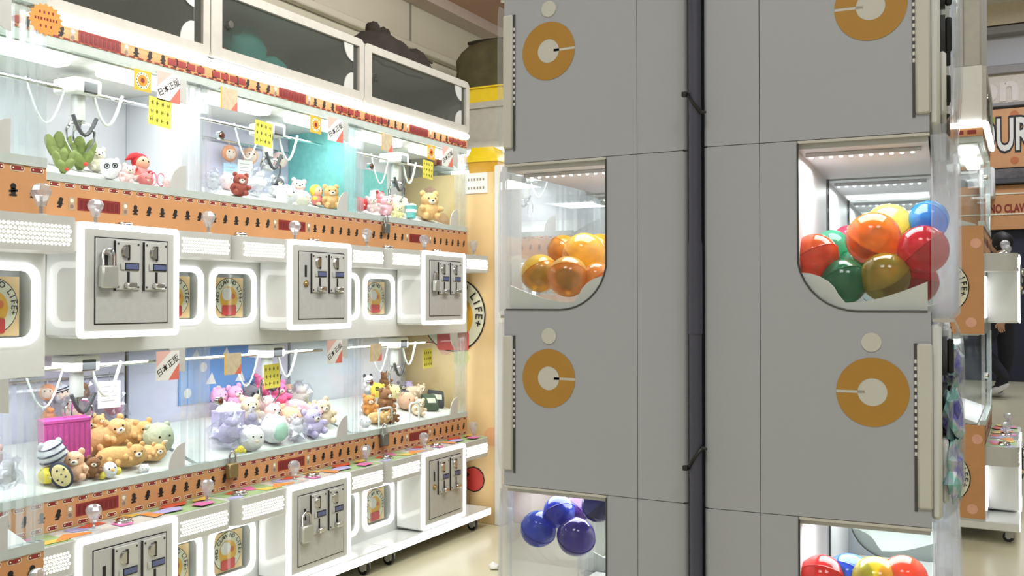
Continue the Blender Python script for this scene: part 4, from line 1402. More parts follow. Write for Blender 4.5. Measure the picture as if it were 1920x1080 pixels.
# iridescent film bags in the chutes on the right tower's front
def film_mat():
    m = bpy.data.materials.new('iridescent_film')
    m.use_nodes = True
    nt = m.node_tree
    b = nt.nodes['Principled BSDF']
    b.inputs['Roughness'].default_value = 0.25
    b.inputs['Transmission Weight'].default_value = 0.25
    tc = nt.nodes.new('ShaderNodeTexCoord')
    n = nt.nodes.new('ShaderNodeTexNoise')
    n.inputs['Scale'].default_value = 22
    r = nt.nodes.new('ShaderNodeValToRGB')
    e = r.color_ramp.elements
    e[0].position, e[0].color = 0.3, lin((214, 214, 244)) + (1,)
    e[1].position, e[1].color = 0.72, lin((226, 220, 250)) + (1,)
    for (p, c_) in ((0.42, (150, 226, 214)), (0.5, (236, 236, 246)), (0.6, (150, 150, 244))):
        x = e.new(p)
        x.color = lin(c_) + (1,)
    nt.links.new(tc.outputs['Object'], n.inputs['Vector'])
    nt.links.new(n.outputs['Fac'], r.inputs['Fac'])
    nt.links.new(r.outputs['Color'], b.inputs['Base Color'])
    return m


FILM = film_mat()
for (u, wd, z, rx, rz_, lab) in ((0.347, 0.09, 0.86, 0.013, 0.042, 'iridescent film bag high in the clear chute of the right tower'),
                                 (0.347, 0.07, 0.79, 0.014, 0.045, 'iridescent film bag low in the clear chute of the right tower'),
                                 (0.348, 0.19, 0.93, 0.013, 0.036, 'iridescent film bag at the back of the clear chute of the right tower')):
    p = RT @ Vector((u, wd, z))
    b = MB().ell((0, 0, 0), (rx, 0.05, rz_), FILM, None, 16, 10, 0.7, int(z * 100))
    tag(b.build('film_bag', None, p, (0, 0, R(4)), smooth=False), lab, 'bag', 'iridescent bags in the clear chute')

# ------------------------------------------------------------------ plush toys and other prizes
PC = dict(green=(132, 146, 84), green2=(120, 136, 72), cream=(236, 230, 214), white=(238, 236, 240), red=(212, 52, 60), blush=(240, 206, 206), rose=(226, 132, 132), peach=(238, 190, 156),
          orangewhite=(240, 170, 130), panda=(236, 234, 234), redbrown=(158, 78, 66), darkhead=(236, 234, 238), yellow=(240, 220, 90), tan=(222, 178, 122), tan2=(212, 166, 108), tanwhite=(220, 180, 130),
          lemon=(240, 234, 178), pinkwhite=(240, 190, 200), teal=(116, 190, 190), stripewhite=(232, 234, 244), brown=(140, 98, 66), pink=(240, 168, 204), clearpeach=(236, 206, 190), orange=(234, 156, 100),
          sage=(186, 190, 164), magenta=(206, 84, 160), cookie=(236, 218, 160), hotpink=(240, 116, 164), grey=(120, 116, 126), peachbrown=(216, 176, 148), beige=(230, 208, 178), lavender=(206, 194, 232),
          greylilac=(176, 168, 190), mintwhite=(234, 236, 240), lilac=(196, 180, 220), orangebrown=(206, 142, 74), darkgreen=(72, 88, 70), blackwhite=(60, 60, 62))


def fur(c):
    return M('plush_' + c, PC[c], 0.9, var=0.08, scale=90, bump=0.35)


EYE = M('toy_eye', (24, 22, 24), 0.2, var=0)
NAVYB = M('toy_outline', (58, 62, 82), 0.8)
WRAP = G('toy_wrap', (246, 246, 250), 0.10, 0.12, 1.4, haze=0.12)


def eyes(parent, c, r, hr, mat=EYE, sp=0.42):
    """two eyes on the +x side of a head of radius hr centred at c"""
    b = MB()
    for s_ in (-1, 1):
        b.ell((c[0] + hr * 0.86, c[1] + s_ * hr * sp, c[2] + hr * 0.18), (r * 0.6, r, r), mat, None, 8, 6)
    b.build('eyes', parent)


def toy(kind, col, loc, rz, r, label, tilt=0.0):
    m = fur(col)
    nm = {'bear': 'plush_toy', 'blob': 'plush_toy', 'long': 'long_plush', 'longtilt': 'long_plush', 'longtilt2': 'long_plush', 'longtilt3': 'long_plush', 'barrel': 'long_plush', 'disc': 'face_plush',
          'bag': 'wrapped_toy', 'box': 'gift_box', 'cactus': 'cactus_plush', 'ghost': 'plush_toy', 'doll': 'plush_doll', 'cup': 'cup_plush', 'cookie': 'biscuit_plush', 'chick': 'bird_plush', 'pack': 'snack_pack', 'logo': 'plush_toy'}[kind]
    t = thing(nm, label, {'bag': 'wrapped toy', 'box': 'box', 'pack': 'snack pack'}.get(kind, 'plush toy'), loc, rz)
    t.rotation_euler = (tilt, 0, rz)
    sd = int(abs(loc[1]) * 1000) % 97
    if kind == 'bear':
        MB().ell((0, 0, -r * 0.35), (r * 0.72, r * 0.78, r * 0.66), m, None, 14, 10, 0.12, sd).build('body', t)
        hc = (r * 0.12, 0, r * 0.38)
        hm = M('toy_charcoal', (70, 72, 80), 0.9, bump=0.3) if col == 'darkhead' else m
        h = MB().ell(hc, (r * 0.58, r * 0.64, r * 0.56), hm, None, 14, 10).build('head', t)
        em = M('toy_charcoal', (70, 72, 80), 0.9, bump=0.3) if col in ('panda',) else (M('toy_darkred', (150, 44, 50), 0.9) if col == 'rose' else m)
        for s_ in (-1, 1):
            MB().ell((0, s_ * r * 0.48, r * 0.86), (r * 0.16, r * 0.22, r * 0.24), em, None, 10, 7).build('ear', h)
            MB().ell((r * 0.42, s_ * r * 0.62, -r * 0.22), (r * 0.36, r * 0.22, r * 0.22), m, None, 10, 7, rot=Matrix.Rotation(s_ * 0.5, 3, 'Z')).build('arm', t)
            MB().ell((r * 0.55, s_ * r * 0.42, -r * 0.72), (r * 0.40, r * 0.25, r * 0.25), m, None, 10, 7).build('leg', t)
        b = MB().ell((hc[0] + r * 0.50, 0, hc[2] - r * 0.12), (r * 0.20, r * 0.26, r * 0.18), M('toy_muzzle', (238, 226, 208), 0.9), None, 10, 7)
        b.ell((hc[0] + r * 0.69, 0, hc[2] - r * 0.06), (r * 0.06, r * 0.09, r * 0.06), EYE, None, 8, 6)
        b.build('muzzle', h)
        eyes(h, hc, r * 0.08, r * 0.56)
    elif kind in ('blob', 'logo'):
        b = MB().ell((0, 0, 0), (r * 0.9, r, r * 0.94), m, None, 18, 12, 0.10, sd).build('body', t)
        for s_ in (-1, 1):
            MB().ell((0, s_ * r * 0.62, r * 0.72), (r * 0.16, r * 0.22, r * 0.22), m, None, 10, 7).build('ear', t)
        if kind == 'logo':
            MB().ell((r * 0.62, 0, -r * 0.1), (r * 0.33, r * 0.62, r * 0.62), M('mint_belly', (176, 216, 200), 0.9, var=0.1), None, 14, 9).build('belly', t)
        else:
            eyes(t, (0, 0, 0), r * 0.075, r * 0.95, EYE, 0.34)
            MB().ell((r * 0.82, 0, -r * 0.12), (r * 0.12, r * 0.2, r * 0.13), M('toy_muzzle', (238, 226, 208), 0.9), None, 10, 7).build('muzzle', t)
    elif kind in ('long', 'longtilt', 'longtilt2', 'longtilt3', 'barrel'):
        L = r * (0.62 if kind != 'barrel' else 0.55)
        k = r * (0.40 if kind != 'barrel' else 0.55)
        b = MB()
        pts = [(0, -L, 0), (0, -L * 0.5, r * 0.03), (0, 0, 0), (0, L * 0.5, -r * 0.02), (0, L, 0)]
        pts = [(0, -L - k * 0.85, 0), (0, -L - k * 0.5, 0)] + pts + [(0, L + k * 0.5, 0), (0, L + k * 0.85, 0)]
        b.tube(pts, [k * 0.35, k * 0.75, k * 0.98, k * 1.02, k, k * 1.02, k * 0.98, k * 0.75, k * 0.35], m, 14)
        b.build('body', t)
        h = MB().ell((k * 0.35, L * 0.85, k * 0.35), (k * 0.8, k * 0.9, k * 0.8), m, None, 14, 10).build('head', t)
        for s_ in (-1, 1):
            MB().ell((k * 0.3, L * 0.85 + s_ * k * 0.6, k * 1.05), (k * 0.22, k * 0.28, k * 0.34), m, None, 10, 7).build('ear', h)
        MB().ell((k * 1.05, L * 0.85, k * 0.2), (k * 0.28, k * 0.36, k * 0.26), M('toy_muzzle', (238, 226, 208), 0.9), None, 10, 7).ell((k * 1.3, L * 0.85, k * 0.3), (k * 0.08, k * 0.12, k * 0.08), EYE, None, 8, 6).build('muzzle', h)
        eyes(h, (k * 0.35, L * 0.85, k * 0.35), k * 0.10, k * 0.8)
        for (yy, zz) in ((-L * 0.9, -0.1), (-L * 0.4, -0.35), (L * 0.35, -0.2), (L * 0.1, 0.1)):
            MB().ell((k * 0.95, yy, zz * k), (k * 0.42, k * 0.30, k * 0.30), m, None, 10, 7, rot=Matrix.Rotation(0.5, 3, 'Y')).build('paw', t)
    elif kind == 'disc':
        MB().ell((0, 0, 0), (r * 0.45, r, r), m, None, 18, 12).build('body', t)
        MB().ell((r * 0.16, 0, -r * 0.05), (r * 0.36, r * 0.76, r * 0.72), M('toy_face', (240, 220, 206), 0.9), None, 14, 10).build('face', t)
        eyes(t, (-r * 0.38, 0, 0), r * 0.09, r * 0.98, EYE, 0.3)
        if col == 'stripewhite':
            for zz in (0.35, 0.6):
                MB().tube([(r * 0.44 * math.cos(a) * math.sqrt(1 - zz * zz) * 1.12, r * math.sin(a) * math.sqrt(1 - zz * zz) * 1.02, r * (zz + 0.2 * math.sin(a))) for a in [R(-80 + 16 * i) for i in range(11)]], r * 0.07, NAVYB, 6).build('stripe', t)
        MB().tube([(0, 0, r * 0.95), (-0.004, 0, r * 1.1), (-0.008, 0, r * 1.3)], 0.0016, M('toy_string', (220, 216, 210), 0.8), 5).build('hanging_loop', t)
    elif kind == 'bag':
        b = MB().ell((0, 0, -r * 0.1), (r * 0.55, r * 0.66, r * 0.66), m, None, 14, 10, 0.3, sd)
        b.ell((r * 0.1, r * 0.1, r * 0.5), (r * 0.40, r * 0.42, r * 0.38), m, None, 12, 8, 0.2, sd + 3)
        b.build('toy_inside', t)
        MB().ell((0, 0, 0), (r * 0.86, r * 0.98, r * 0.98), WRAP, None, 14, 10, 0.9, sd).build('clear_wrap', t, smooth=False)
        MB().lathe([(r * 0.08, r * 0.86), (r * 0.06, r * 0.98), (r * 0.3, r * 1.16), (r * 0.34, r * 1.22)], WRAP, 9).build('wrap_top', t, smooth=False)
    elif kind == 'box':
        MB().box(-r * 0.5, r * 0.5, -r * 0.92, r * 0.92, -r * 0.85, r * 0.72, m, r * 0.03).build('carton', t)
        b = MB()
        for i in range(9):
            yy = -r * 0.82 + i * r * 0.205
            b.box(r * 0.5, r * 0.52, yy, yy + r * 0.07, -r * 0.8, r * 0.66, M('box_rib_' + col, tuple(int(x * 0.86) for x in PC[col]), 0.5), r * 0.008)
        b.build('ribbing', t)
        MB().box(-r * 0.52, r * 0.53, -r * 0.94, r * 0.94, r * 0.70, r * 0.86, m, r * 0.03).build('lid', t)
    elif kind == 'cactus':
        def lobe(nm, c, rad, ln, an):
            rt = Matrix.Rotation(-an, 4, 'X')
            ts = [i / 10 for i in range(11)]
            pts = [(0, 0.04 * r * math.sin(3 * q + sd), -ln + 2 * ln * q) for q in ts]
            rs = [rad * max(0.12, (1 - abs(2 * q - 1) ** 3.2)) ** 0.5 for q in ts]
            MB().tube(pts, rs, m, 14, Matrix.Translation(c) @ rt).build(nm, t)
        lobe('stem', (0, 0, 0), r * 0.36, r * 1.0, 0.05)
        for (xx, yy, zz, ln, an) in ((0.24, 0.52, 0.10, 0.74, 0.30), (0.22, -0.50, 0.05, 0.70, -0.34), (0.46, 0.20, -0.35, 0.55, 0.55), (0.46, -0.24, -0.42, 0.50, -0.7)):
            lobe('arm', (xx * r, yy * r, zz * r), r * 0.30, r * ln, an)
        MB().ell((r * 0.72, -r * 0.02, -r * 0.70), (r * 0.13, r * 0.15, r * 0.12), REDB, None, 9, 6).build('flower', t)
    elif kind == 'ghost':
        MB().ell((0, 0, 0), (r * 0.78, r * 0.95, r * 0.95), m, None, 16, 11, 0.08, sd).build('body', t)
        om = NAVYB if col == 'stripewhite' else M('toy_charcoal', (70, 72, 80), 0.9, bump=0.3)
        if col == 'stripewhite':
            for zz in (-0.35, 0.1, 0.55):
                q = math.sqrt(1 - zz * zz)
                MB().tube([(r * 0.8 * math.cos(a) * q, r * 0.97 * math.sin(a) * q, r * (zz + 0.12 * math.sin(a * 1.6))) for a in [R(-95 + 19 * i) for i in range(11)]], r * 0.06, om, 6).build('stripe', t)
        else:
            for s_ in (-1, 1):
                pts = [(r * 0.72, s_ * r * 0.34 + r * 0.22 * math.cos(2 * PI * i / 14), r * 0.2 + r * 0.22 * math.sin(2 * PI * i / 14)) for i in range(14)]
                MB().tube(pts, r * 0.055, om, 6, None, True).build('eye_rim', t)
                MB().ell((r * 0.72, s_ * r * 0.32, r * 0.2), (r * 0.08, r * 0.1, r * 0.1), EYE, None, 8, 6).build('eye', t)
        for s_ in (-1, 1):
            MB().ell((0, s_ * r * 0.6, r * 0.74), (r * 0.18, r * 0.22, r * 0.25), m, None, 10, 7).build('ear', t)
    elif kind == 'doll':
        MB().ell((0, 0, -r * 0.45), (r * 0.5, r * 0.62, r * 0.55), M('toy_pinkdress', (236, 150, 148), 0.9, bump=0.3), None, 14, 10, 0.15, sd).build('body', t)
        h = MB().ell((r * 0.12, 0, r * 0.25), (r * 0.5, r * 0.52, r * 0.5), M('toy_skin', (240, 188, 160), 0.8), None, 14, 10).build('head', t)
        b = MB().ell((-r * 0.08, 0, r * 0.34), (r * 0.55, r * 0.62, r * 0.58), m, None, 14, 10)
        if col == 'red':
            b.tube([(-r * 0.1, -r * 0.3, r * 0.6), (-r * 0.1, -r * 0.7, r * 0.55), (-r * 0.1, -r * 1.15, r * 0.2)], [r * 0.35, r * 0.24, r * 0.04], m, 10)
        b.build('hood', h)
        eyes(h, (r * 0.12, 0, r * 0.25), r * 0.07, r * 0.5)
        for s_ in (-1, 1):
            MB().ell((r * 0.3, s_ * r * 0.6, -r * 0.35), (r * 0.3, r * 0.18, r * 0.18), m, None, 10, 7).build('arm', t)
            MB().ell((r * 0.42, s_ * r * 0.32, -r * 0.86), (r * 0.32, r * 0.2, r * 0.16), M('toy_skin', (240, 188, 160), 0.8), None, 10, 7).build('leg', t)
    elif kind == 'cup':
        MB().lathe([(r * 0.55, -r), (r * 0.60, -r * 0.96), (r * 0.80, r * 0.5), (r * 0.84, r * 0.56), (r * 0.74, r * 0.58), (r * 0.7, r * 0.45)], m, 16).build('cup', t)
        MB().ell((0, 0, r * 0.5), (r * 0.7, r * 0.7, r * 0.42), M('toy_white', (240, 238, 232), 0.9), None, 14, 9, 0.2, 3).build('topping', t)
        MB().lathe([(r * 0.69, -r * 0.3), (r * 0.715, -r * 0.28), (r * 0.76, 0.06 * r), (r * 0.74, r * 0.1)], M('toy_white', (240, 238, 232), 0.9), 16).build('band', t)
    elif kind == 'cookie':
        rm = Matrix.Rotation(0.45, 3, 'X')
        MB().ell((0, 0, 0), (r * 0.35, r * 0.8, r * 1.1), NAVYB, None, 18, 12, rot=rm).build('rim', t)
        MB().ell((r * 0.10, 0, 0), (r * 0.33, r * 0.66, r * 0.95), m, None, 18, 12, rot=rm).build('body', t)
        for (yy, zz) in ((0, 0.1), (-0.28, 0.4), (0.3, -0.1), (0.05, -0.5), (-0.25, -0.3), (0.2, 0.5)):
            MB().ell((r * 0.40, yy * r, zz * r), (r * 0.05, r * 0.08, r * 0.08), NAVYB, None, 8, 6).build('chip', t)
    elif kind == 'chick':
        MB().ell((0, 0, 0), (r * 0.62, r * 0.66, r * 0.72), m, None, 14, 10).build('body', t)
        for s_ in (-1, 1):
            MB().ell((0, s_ * r * 0.72, -r * 0.3), (r * 0.35, r * 0.34, r * 0.36), fur('yellow'), None, 10, 8).build('wing', t)
        MB().tube([(r * 0.55, 0, r * 0.08), (r * 0.85, 0, 0.0)], [r * 0.16, r * 0.02], M('toy_beak', (240, 170, 60), 0.6), 8).build('beak', t)
        eyes(t, (0, 0, r * 0.1), r * 0.07, r * 0.62)
    elif kind == 'pack':
        prof = [(-r * 0.9, -r * 0.05), (-r * 0.7, -r * 0.22), (0, -r * 0.34), (r * 0.7, -r * 0.22), (r * 0.9, -r * 0.05), (r * 0.9, r * 0.05), (r * 0.7, r * 0.22), (0, r * 0.34), (-r * 0.7, r * 0.22), (-r * 0.9, r * 0.05)]
        T = Matrix.Rotation(R(-32), 4, 'Y')
        b = MB()
        b.add([(p[1], -r * 0.75, p[0]) for p in prof] + [(p[1], r * 0.75, p[0]) for p in prof], [list(range(10)), list(range(10, 20))] + [[i, (i + 1) % 10, 10 + (i + 1) % 10, 10 + i] for i in range(10)], m, T)
        b.build('packet', t)
        MB().box(r * 0.30, r * 0.36, -r * 0.5, r * 0.5, -r * 0.25, r * 0.3, M('pack_label', (206, 206, 190), 0.5, var=0.15, scale=70), r * 0.01, T).build('pack_label', t)
    return t




def settle(t, mi_, dk):
    """lift a toy clear of the sloping tray and keep it between the glass and the back panel"""
    bpy.context.view_layer.update()
    g0 = 0.52 if dk == 'L' else 1.375
    off = -0.024 if mi_ == 0 else 0.0
    pts = [o.matrix_world @ v.co for o in t.children_recursive if o.type == 'MESH' for v in o.data.vertices]
    xs = [p.x - MX[mi_] for p in pts]
    ys = [p.y - MY[mi_] for p in pts]
    sx_ = min(0.0, -0.006 - max(xs)) or max(0.0, -0.362 - min(xs))
    sy_ = min(0.0, W - 0.009 - max(ys)) or max(0.0, 0.009 - min(ys))
    lift = 0.0
    for p in pts:
        d = p.x - MX[mi_] + sx_
        top = g0 - 0.012 if d > -0.03 else (g0 - 0.012 + 0.057 * (-0.03 - d) / 0.17 if d > -0.2 else g0 + 0.045 + 0.04 * (-0.2 - d) / 0.16)
        if d > -0.022:
            top = g0 + 0.0005
        lift = max(lift, top + off + 0.0008 - p.z)
    t.location = t.location + Vector((sx_, sy_, lift))


TOYS = [
(1,'U',0.469,-0.270,1.484,0.035,'cactus','green','tall moss green cactus plush at the far left of the upper bay'),
(1,'U',0.490,-0.200,1.466,0.035,'cactus','green2','olive green cactus plush with two arms beside a white dog plush'),
(1,'U',0.362,-0.100,1.420,0.026,'cactus','green','small green cactus plush lying low against the glass front'),
(1,'U',0.565,-0.220,1.463,0.031,'bear','cream','fluffy cream dog plush right beside the green cactus plushes'),
(1,'U',0.536,-0.120,1.423,0.029,'ghost','white','white plush with dark rimmed eyes next to the cream dog plush'),
(1,'U',0.669,-0.150,1.446,0.037,'doll','red','plush doll with a peach face and pointed red hood'),
(1,'U',0.563,-0.080,1.409,0.024,'bear','blush','small blush pink plush lying under the red hooded doll'),
(1,'U',0.621,-0.070,1.399,0.021,'blob','rose','rose pink round plush in front of the red hooded doll'),
(1,'U',0.725,-0.080,1.403,0.022,'blob','blush','pale pink little plush alone beside the grey corner bracket'),
(2,'U',0.429,-0.330,1.583,0.028,'disc','orangewhite','round orange and white face plush hanging at left of three'),
(2,'U',0.537,-0.330,1.588,0.029,'disc','peach','round peach face plush hanging in the middle of three'),
(2,'U',0.700,-0.330,1.593,0.030,'disc','blush','round blush face plush hanging at right of three'),
(2,'U',0.604,-0.300,1.562,0.023,'bear','panda','small black and white plush hanging beside the blush face plush'),
(2,'U',0.123,-0.100,1.420,0.032,'bag','white','white plush in a clear bag at left end of the row'),
(2,'U',0.333,-0.240,1.460,0.029,'blob','blush','blush plush half behind the brown red dog plush'),
(2,'U',0.268,-0.120,1.434,0.033,'bear','redbrown','brown red dog plush lying by the glass'),
(2,'U',0.400,-0.160,1.447,0.039,'bag','white','large white plush in a clear bag right of the brown dog plush'),
(2,'U',0.507,-0.280,1.473,0.024,'blob','white','white plush lump behind the bagged white plush'),
(2,'U',0.542,-0.200,1.459,0.032,'bear','darkhead','white plush with a charcoal hooded head'),
(2,'U',0.451,-0.070,1.413,0.035,'blob','white','smooth white egg shaped plush lying against the front glass'),
(2,'U',0.635,-0.180,1.456,0.035,'bear','blush','blush and white plush sitting behind the white egg plush'),
(2,'U',0.541,-0.070,1.406,0.028,'blob','cream','cream plush between the white egg plush and the yellow haired doll'),
(2,'U',0.711,-0.149,1.444,0.035,'doll','yellow','pink faced plush doll with yellow hair'),
(2,'U',0.739,-0.101,1.433,0.038,'bear','tan','tan bear plush at the right end of the row'),
(3,'U',0.188,-0.147,1.430,0.027,'blob','red','deep red plush pressed into the left corner'),
(3,'U',0.222,-0.113,1.435,0.029,'bear','blush','blush pink bear plush beside the red plush in the corner'),
(3,'U',0.468,-0.280,1.503,0.026,'blob','white','white plush peeking up behind the pink bears'),
(3,'U',0.395,-0.200,1.475,0.030,'bear','rose','rose pink plush with round dark red ears'),
(3,'U',0.307,-0.104,1.432,0.036,'bear','pinkwhite','pink and white round bear plush in front of the rose plush'),
(3,'U',0.511,-0.180,1.456,0.041,'blob','cream','pale cream plush lump beside the pink and white bear'),
(3,'U',0.323,-0.056,1.405,0.027,'bear','lemon','lemon cream little plush low against the front glass'),
(3,'U',0.520,-0.120,1.426,0.031,'cup','teal','teal and white cup shaped plush beside the tan bear'),
(3,'U',0.677,-0.130,1.462,0.054,'bear','tan','big tan bear plush lying on its side with a dark nose'),
(1,'L',0.532,-0.330,0.745,0.026,'disc','stripewhite','white ball plush with dark stripes hanging on the back rail'),
(1,'L',0.481,-0.330,0.754,0.023,'disc','orangewhite','orange trimmed white ball plush hanging beside the striped ball'),
(1,'L',0.600,-0.330,0.744,0.029,'bag','brown','brown pouch hanging in clear wrap on the back rail'),
(1,'L',0.706,-0.323,0.695,0.038,'bag','pink','pink toy in clear wrap hanging behind the white paper tag'),
(1,'L',0.536,-0.300,0.685,0.038,'bag','clearpeach','peach toy in a clear bag below the striped ball plush'),
(1,'L',0.448,-0.280,0.687,0.029,'bag','orange','orange toy in clear wrap at the left end'),
(1,'L',0.498,-0.243,0.646,0.060,'long','tan','long tan plush lying level above the magenta box'),
(1,'L',0.665,-0.274,0.613,0.048,'long','tan2','long tan plush lying at the back behind the others'),
(1,'L',0.557,-0.197,0.657,0.024,'bear','tan','tan bear plush lying on top of the long tan plushes'),
(1,'L',0.705,-0.230,0.628,0.025,'blob','tanwhite','round tan plush head with white muzzle under the claw'),
(1,'L',0.542,-0.163,0.591,0.068,'longtilt','tan','long tan plush tilted up to the right in mid pile'),
(1,'L',0.664,-0.194,0.599,0.064,'longtilt2','tan2','long tan plush with crossed paws below the claw'),
(1,'L',0.554,-0.090,0.559,0.056,'long','tan2','long tan plush lying along the front, rounded end to the left'),
(1,'L',0.671,-0.100,0.556,0.040,'barrel','tan','short blunt tan plush roll lying along the front glass'),
(1,'L',0.732,-0.138,0.594,0.047,'blob','sage','large sage grey round plush beside the corner bracket'),
(1,'L',0.422,-0.170,0.614,0.062,'box','magenta','magenta pink ribbed gift box standing among the plushes'),
(1,'L',0.324,-0.090,0.607,0.036,'ghost','stripewhite','white plush with thick navy outlines before the magenta box'),
(1,'L',0.323,-0.050,0.551,0.032,'cookie','cookie','oval biscuit plush with dark dots and a thick dark rim'),
(1,'L',0.380,-0.070,0.564,0.035,'bear','peach','peach orange plush beside the biscuit plush'),
(1,'L',0.303,-0.081,0.548,0.022,'blob','yellow','yellow and white chick plush behind the biscuit plush'),
(1,'L',0.441,-0.071,0.552,0.025,'bear','brown','brown little bear plush beside the peach plush'),
(1,'L',0.480,-0.049,0.538,0.029,'chick','white','white plush bird with yellow wings against the front glass'),
(1,'L',0.595,-0.040,0.527,0.014,'blob','white','tiny white plush lying by the lower front frame'),
(2,'L',0.352,-0.301,0.686,0.029,'blob','pink','pink plush lump at the far left of the back row'),
(2,'L',0.410,-0.279,0.678,0.037,'bear','pink','pink bear plush lying at back under the brown paper'),
(2,'L',0.483,-0.270,0.678,0.036,'ghost','grey','grey plush mask with dark brow at the back'),
(2,'L',0.589,-0.323,0.705,0.035,'bear','hotpink','hot pink plush standing tall beside the yellow note'),
(2,'L',0.620,-0.260,0.671,0.041,'bear','hotpink','hot pink plush with rounded ears at the back'),
(2,'L',0.512,-0.220,0.646,0.030,'blob','blush','blush round plush in front of the hot pink plush'),
(2,'L',0.731,-0.315,0.644,0.048,'bag','peachbrown','peach brown plush in a clear bag at the back under the claw'),
(2,'L',0.728,-0.244,0.630,0.051,'bag','cream','cream plush in a clear bag at the back right'),
(2,'L',0.393,-0.190,0.633,0.045,'bear','beige','beige bear plush on its side in the middle of the pile'),
(2,'L',0.301,-0.200,0.631,0.042,'blob','white','white plush lump at left behind the lavender boxes'),
(2,'L',0.470,-0.160,0.604,0.043,'bear','blush','blush beige bear plush in the centre of the pile'),
(2,'L',0.548,-0.139,0.589,0.042,'blob','peach','pale peach round plush right of the centre bear'),
(2,'L',0.617,-0.207,0.618,0.039,'long','peach','pale peach plush lying across the top of the pile'),
(2,'L',0.651,-0.158,0.587,0.064,'longtilt3','pinkwhite','pink and white long plush sloping down to the right'),
(2,'L',0.732,-0.134,0.596,0.043,'bear','beige','shaggy beige plush near the right corner post'),
(2,'L',0.751,-0.195,0.595,0.030,'blob','lemon','lemon yellow plush between the peach and beige plushes'),
(2,'L',0.246,-0.150,0.598,0.048,'box','lavender','lavender gift box lying tilted near the left'),
(2,'L',0.323,-0.120,0.584,0.040,'bag','greylilac','grey lilac toy in crinkled clear wrap'),
(2,'L',0.182,-0.083,0.577,0.049,'bag','lavender','lavender toy in a clear bag by the lower left'),
(2,'L',0.390,-0.070,0.573,0.049,'logo','mintwhite','white round plush with a mint green printed belly'),
(2,'L',0.253,-0.050,0.559,0.042,'blob','white','white egg shaped plush by the brass padlock'),
(2,'L',0.492,-0.060,0.559,0.039,'bag','white','white plush in a clear bag right of the mint belly plush'),
(2,'L',0.595,-0.070,0.575,0.044,'bear','lavender','lavender bear plush at the front right'),
(2,'L',0.184,-0.030,0.521,0.016,'chick','yellow','tiny yellow chick plush beside the white egg plush'),
(3,'L',0.443,-0.301,0.666,0.031,'bear','panda','black and white plush with a big dark eye at back left'),
(3,'L',0.572,-0.300,0.673,0.029,'bear','brown','brown plush with upright ears on top of the back pile'),
(3,'L',0.461,-0.259,0.634,0.031,'ghost','yellow','yellow plush wearing dark round glasses'),
(3,'L',0.551,-0.240,0.619,0.034,'blob','lemon','pale lemon round plush right of the glasses plush'),
(3,'L',0.656,-0.270,0.619,0.030,'bear','grey','dark grey plush leaning on the lemon plush'),
(3,'L',0.752,-0.300,0.619,0.028,'blob','lilac','lilac plush at the back beside the grey plush'),
(3,'L',0.723,-0.240,0.602,0.048,'long','beige','beige plush lying along the back right'),
(3,'L',0.265,-0.160,0.593,0.034,'bear','orangebrown','orange brown bear plush at the left post'),
(3,'L',0.393,-0.170,0.603,0.039,'bear','brown','brown bear plush in the middle of the pile'),
(3,'L',0.214,-0.070,0.545,0.042,'long','tan','tan plush lying along the front at left'),
(3,'L',0.287,-0.060,0.551,0.027,'bear','brown','little brown plush beside the white wire hook'),
(3,'L',0.516,-0.140,0.585,0.038,'blob','peachbrown','peach brown plush lying on the clear tray'),
(3,'L',0.520,-0.080,0.562,0.031,'bear','beige','beige little plush beside the dark green packs'),
(3,'L',0.656,-0.110,0.570,0.041,'pack','darkgreen','dark green snack pack leaning at the right'),
(3,'L',0.737,-0.130,0.577,0.043,'pack','blackwhite','black and white snack pack leaning beside the dark green pack'),
(3,'L',0.084,-0.040,0.545,0.021,'blob','white','small white round plush by the left post'),
(0,'L',0.739,-0.140,0.761,0.037,'bear','white','white bear plush behind the nearest glass, partly out of frame'),
(0,'L',0.747,-0.109,0.691,0.031,'bear','blush','blush plush behind the nearest glass by its corner post'),
(0,'L',0.751,-0.061,0.674,0.030,'bag','white','white plush in a clear bag low behind the nearest glass'),
(0,'L',0.753,-0.200,0.786,0.029,'bag','clearpeach','peach toy in clear wrap high behind the nearest glass'),
]
for (mi_, dk, a, d, z, r, kind, col, lab) in TOYS:
    rr = random.Random(int(a * 1000 + z * 500))
    tilt = {'longtilt': 0.38, 'longtilt2': 0.10, 'longtilt3': -0.42}.get(kind, rr.uniform(-0.25, 0.25))
    if kind in ('cup', 'box', 'disc', 'cookie', 'bag', 'long', 'barrel', 'cactus'):
        tilt *= 0.3
    o = toy(kind, col, (MX[mi_] + d, MY[mi_] + a, z - (0.024 if mi_ == 0 else 0)), R(-20) + rr.uniform(-0.35, 0.35) * (0.3 if kind.startswith('long') or kind == 'box' else 1), r * (1.22 if kind in ('bear', 'doll') else 1.45 if kind == 'cactus' else 1.36 if kind.startswith('long') else 1.12), lab, tilt)
    settle(o, mi_, dk)
# pale pink glasses with a wire frame
t = thing('toy_glasses', 'pink wire toy glasses standing beside the corner bracket of the cactus bay', 'glasses', at(1, 0.69, -0.10, 1.40))
for y in (-0.016, 0.016):
    pts = [(0, y + 0.015 * math.cos(2 * PI * i / 16), 0.012 + 0.02 * math.sin(2 * PI * i / 16)) for i in range(16)]
    MB().tube(pts, 0.0022, M('pink_wire', (230, 140, 160), 0.4), 6, None, True).build('rim', t)
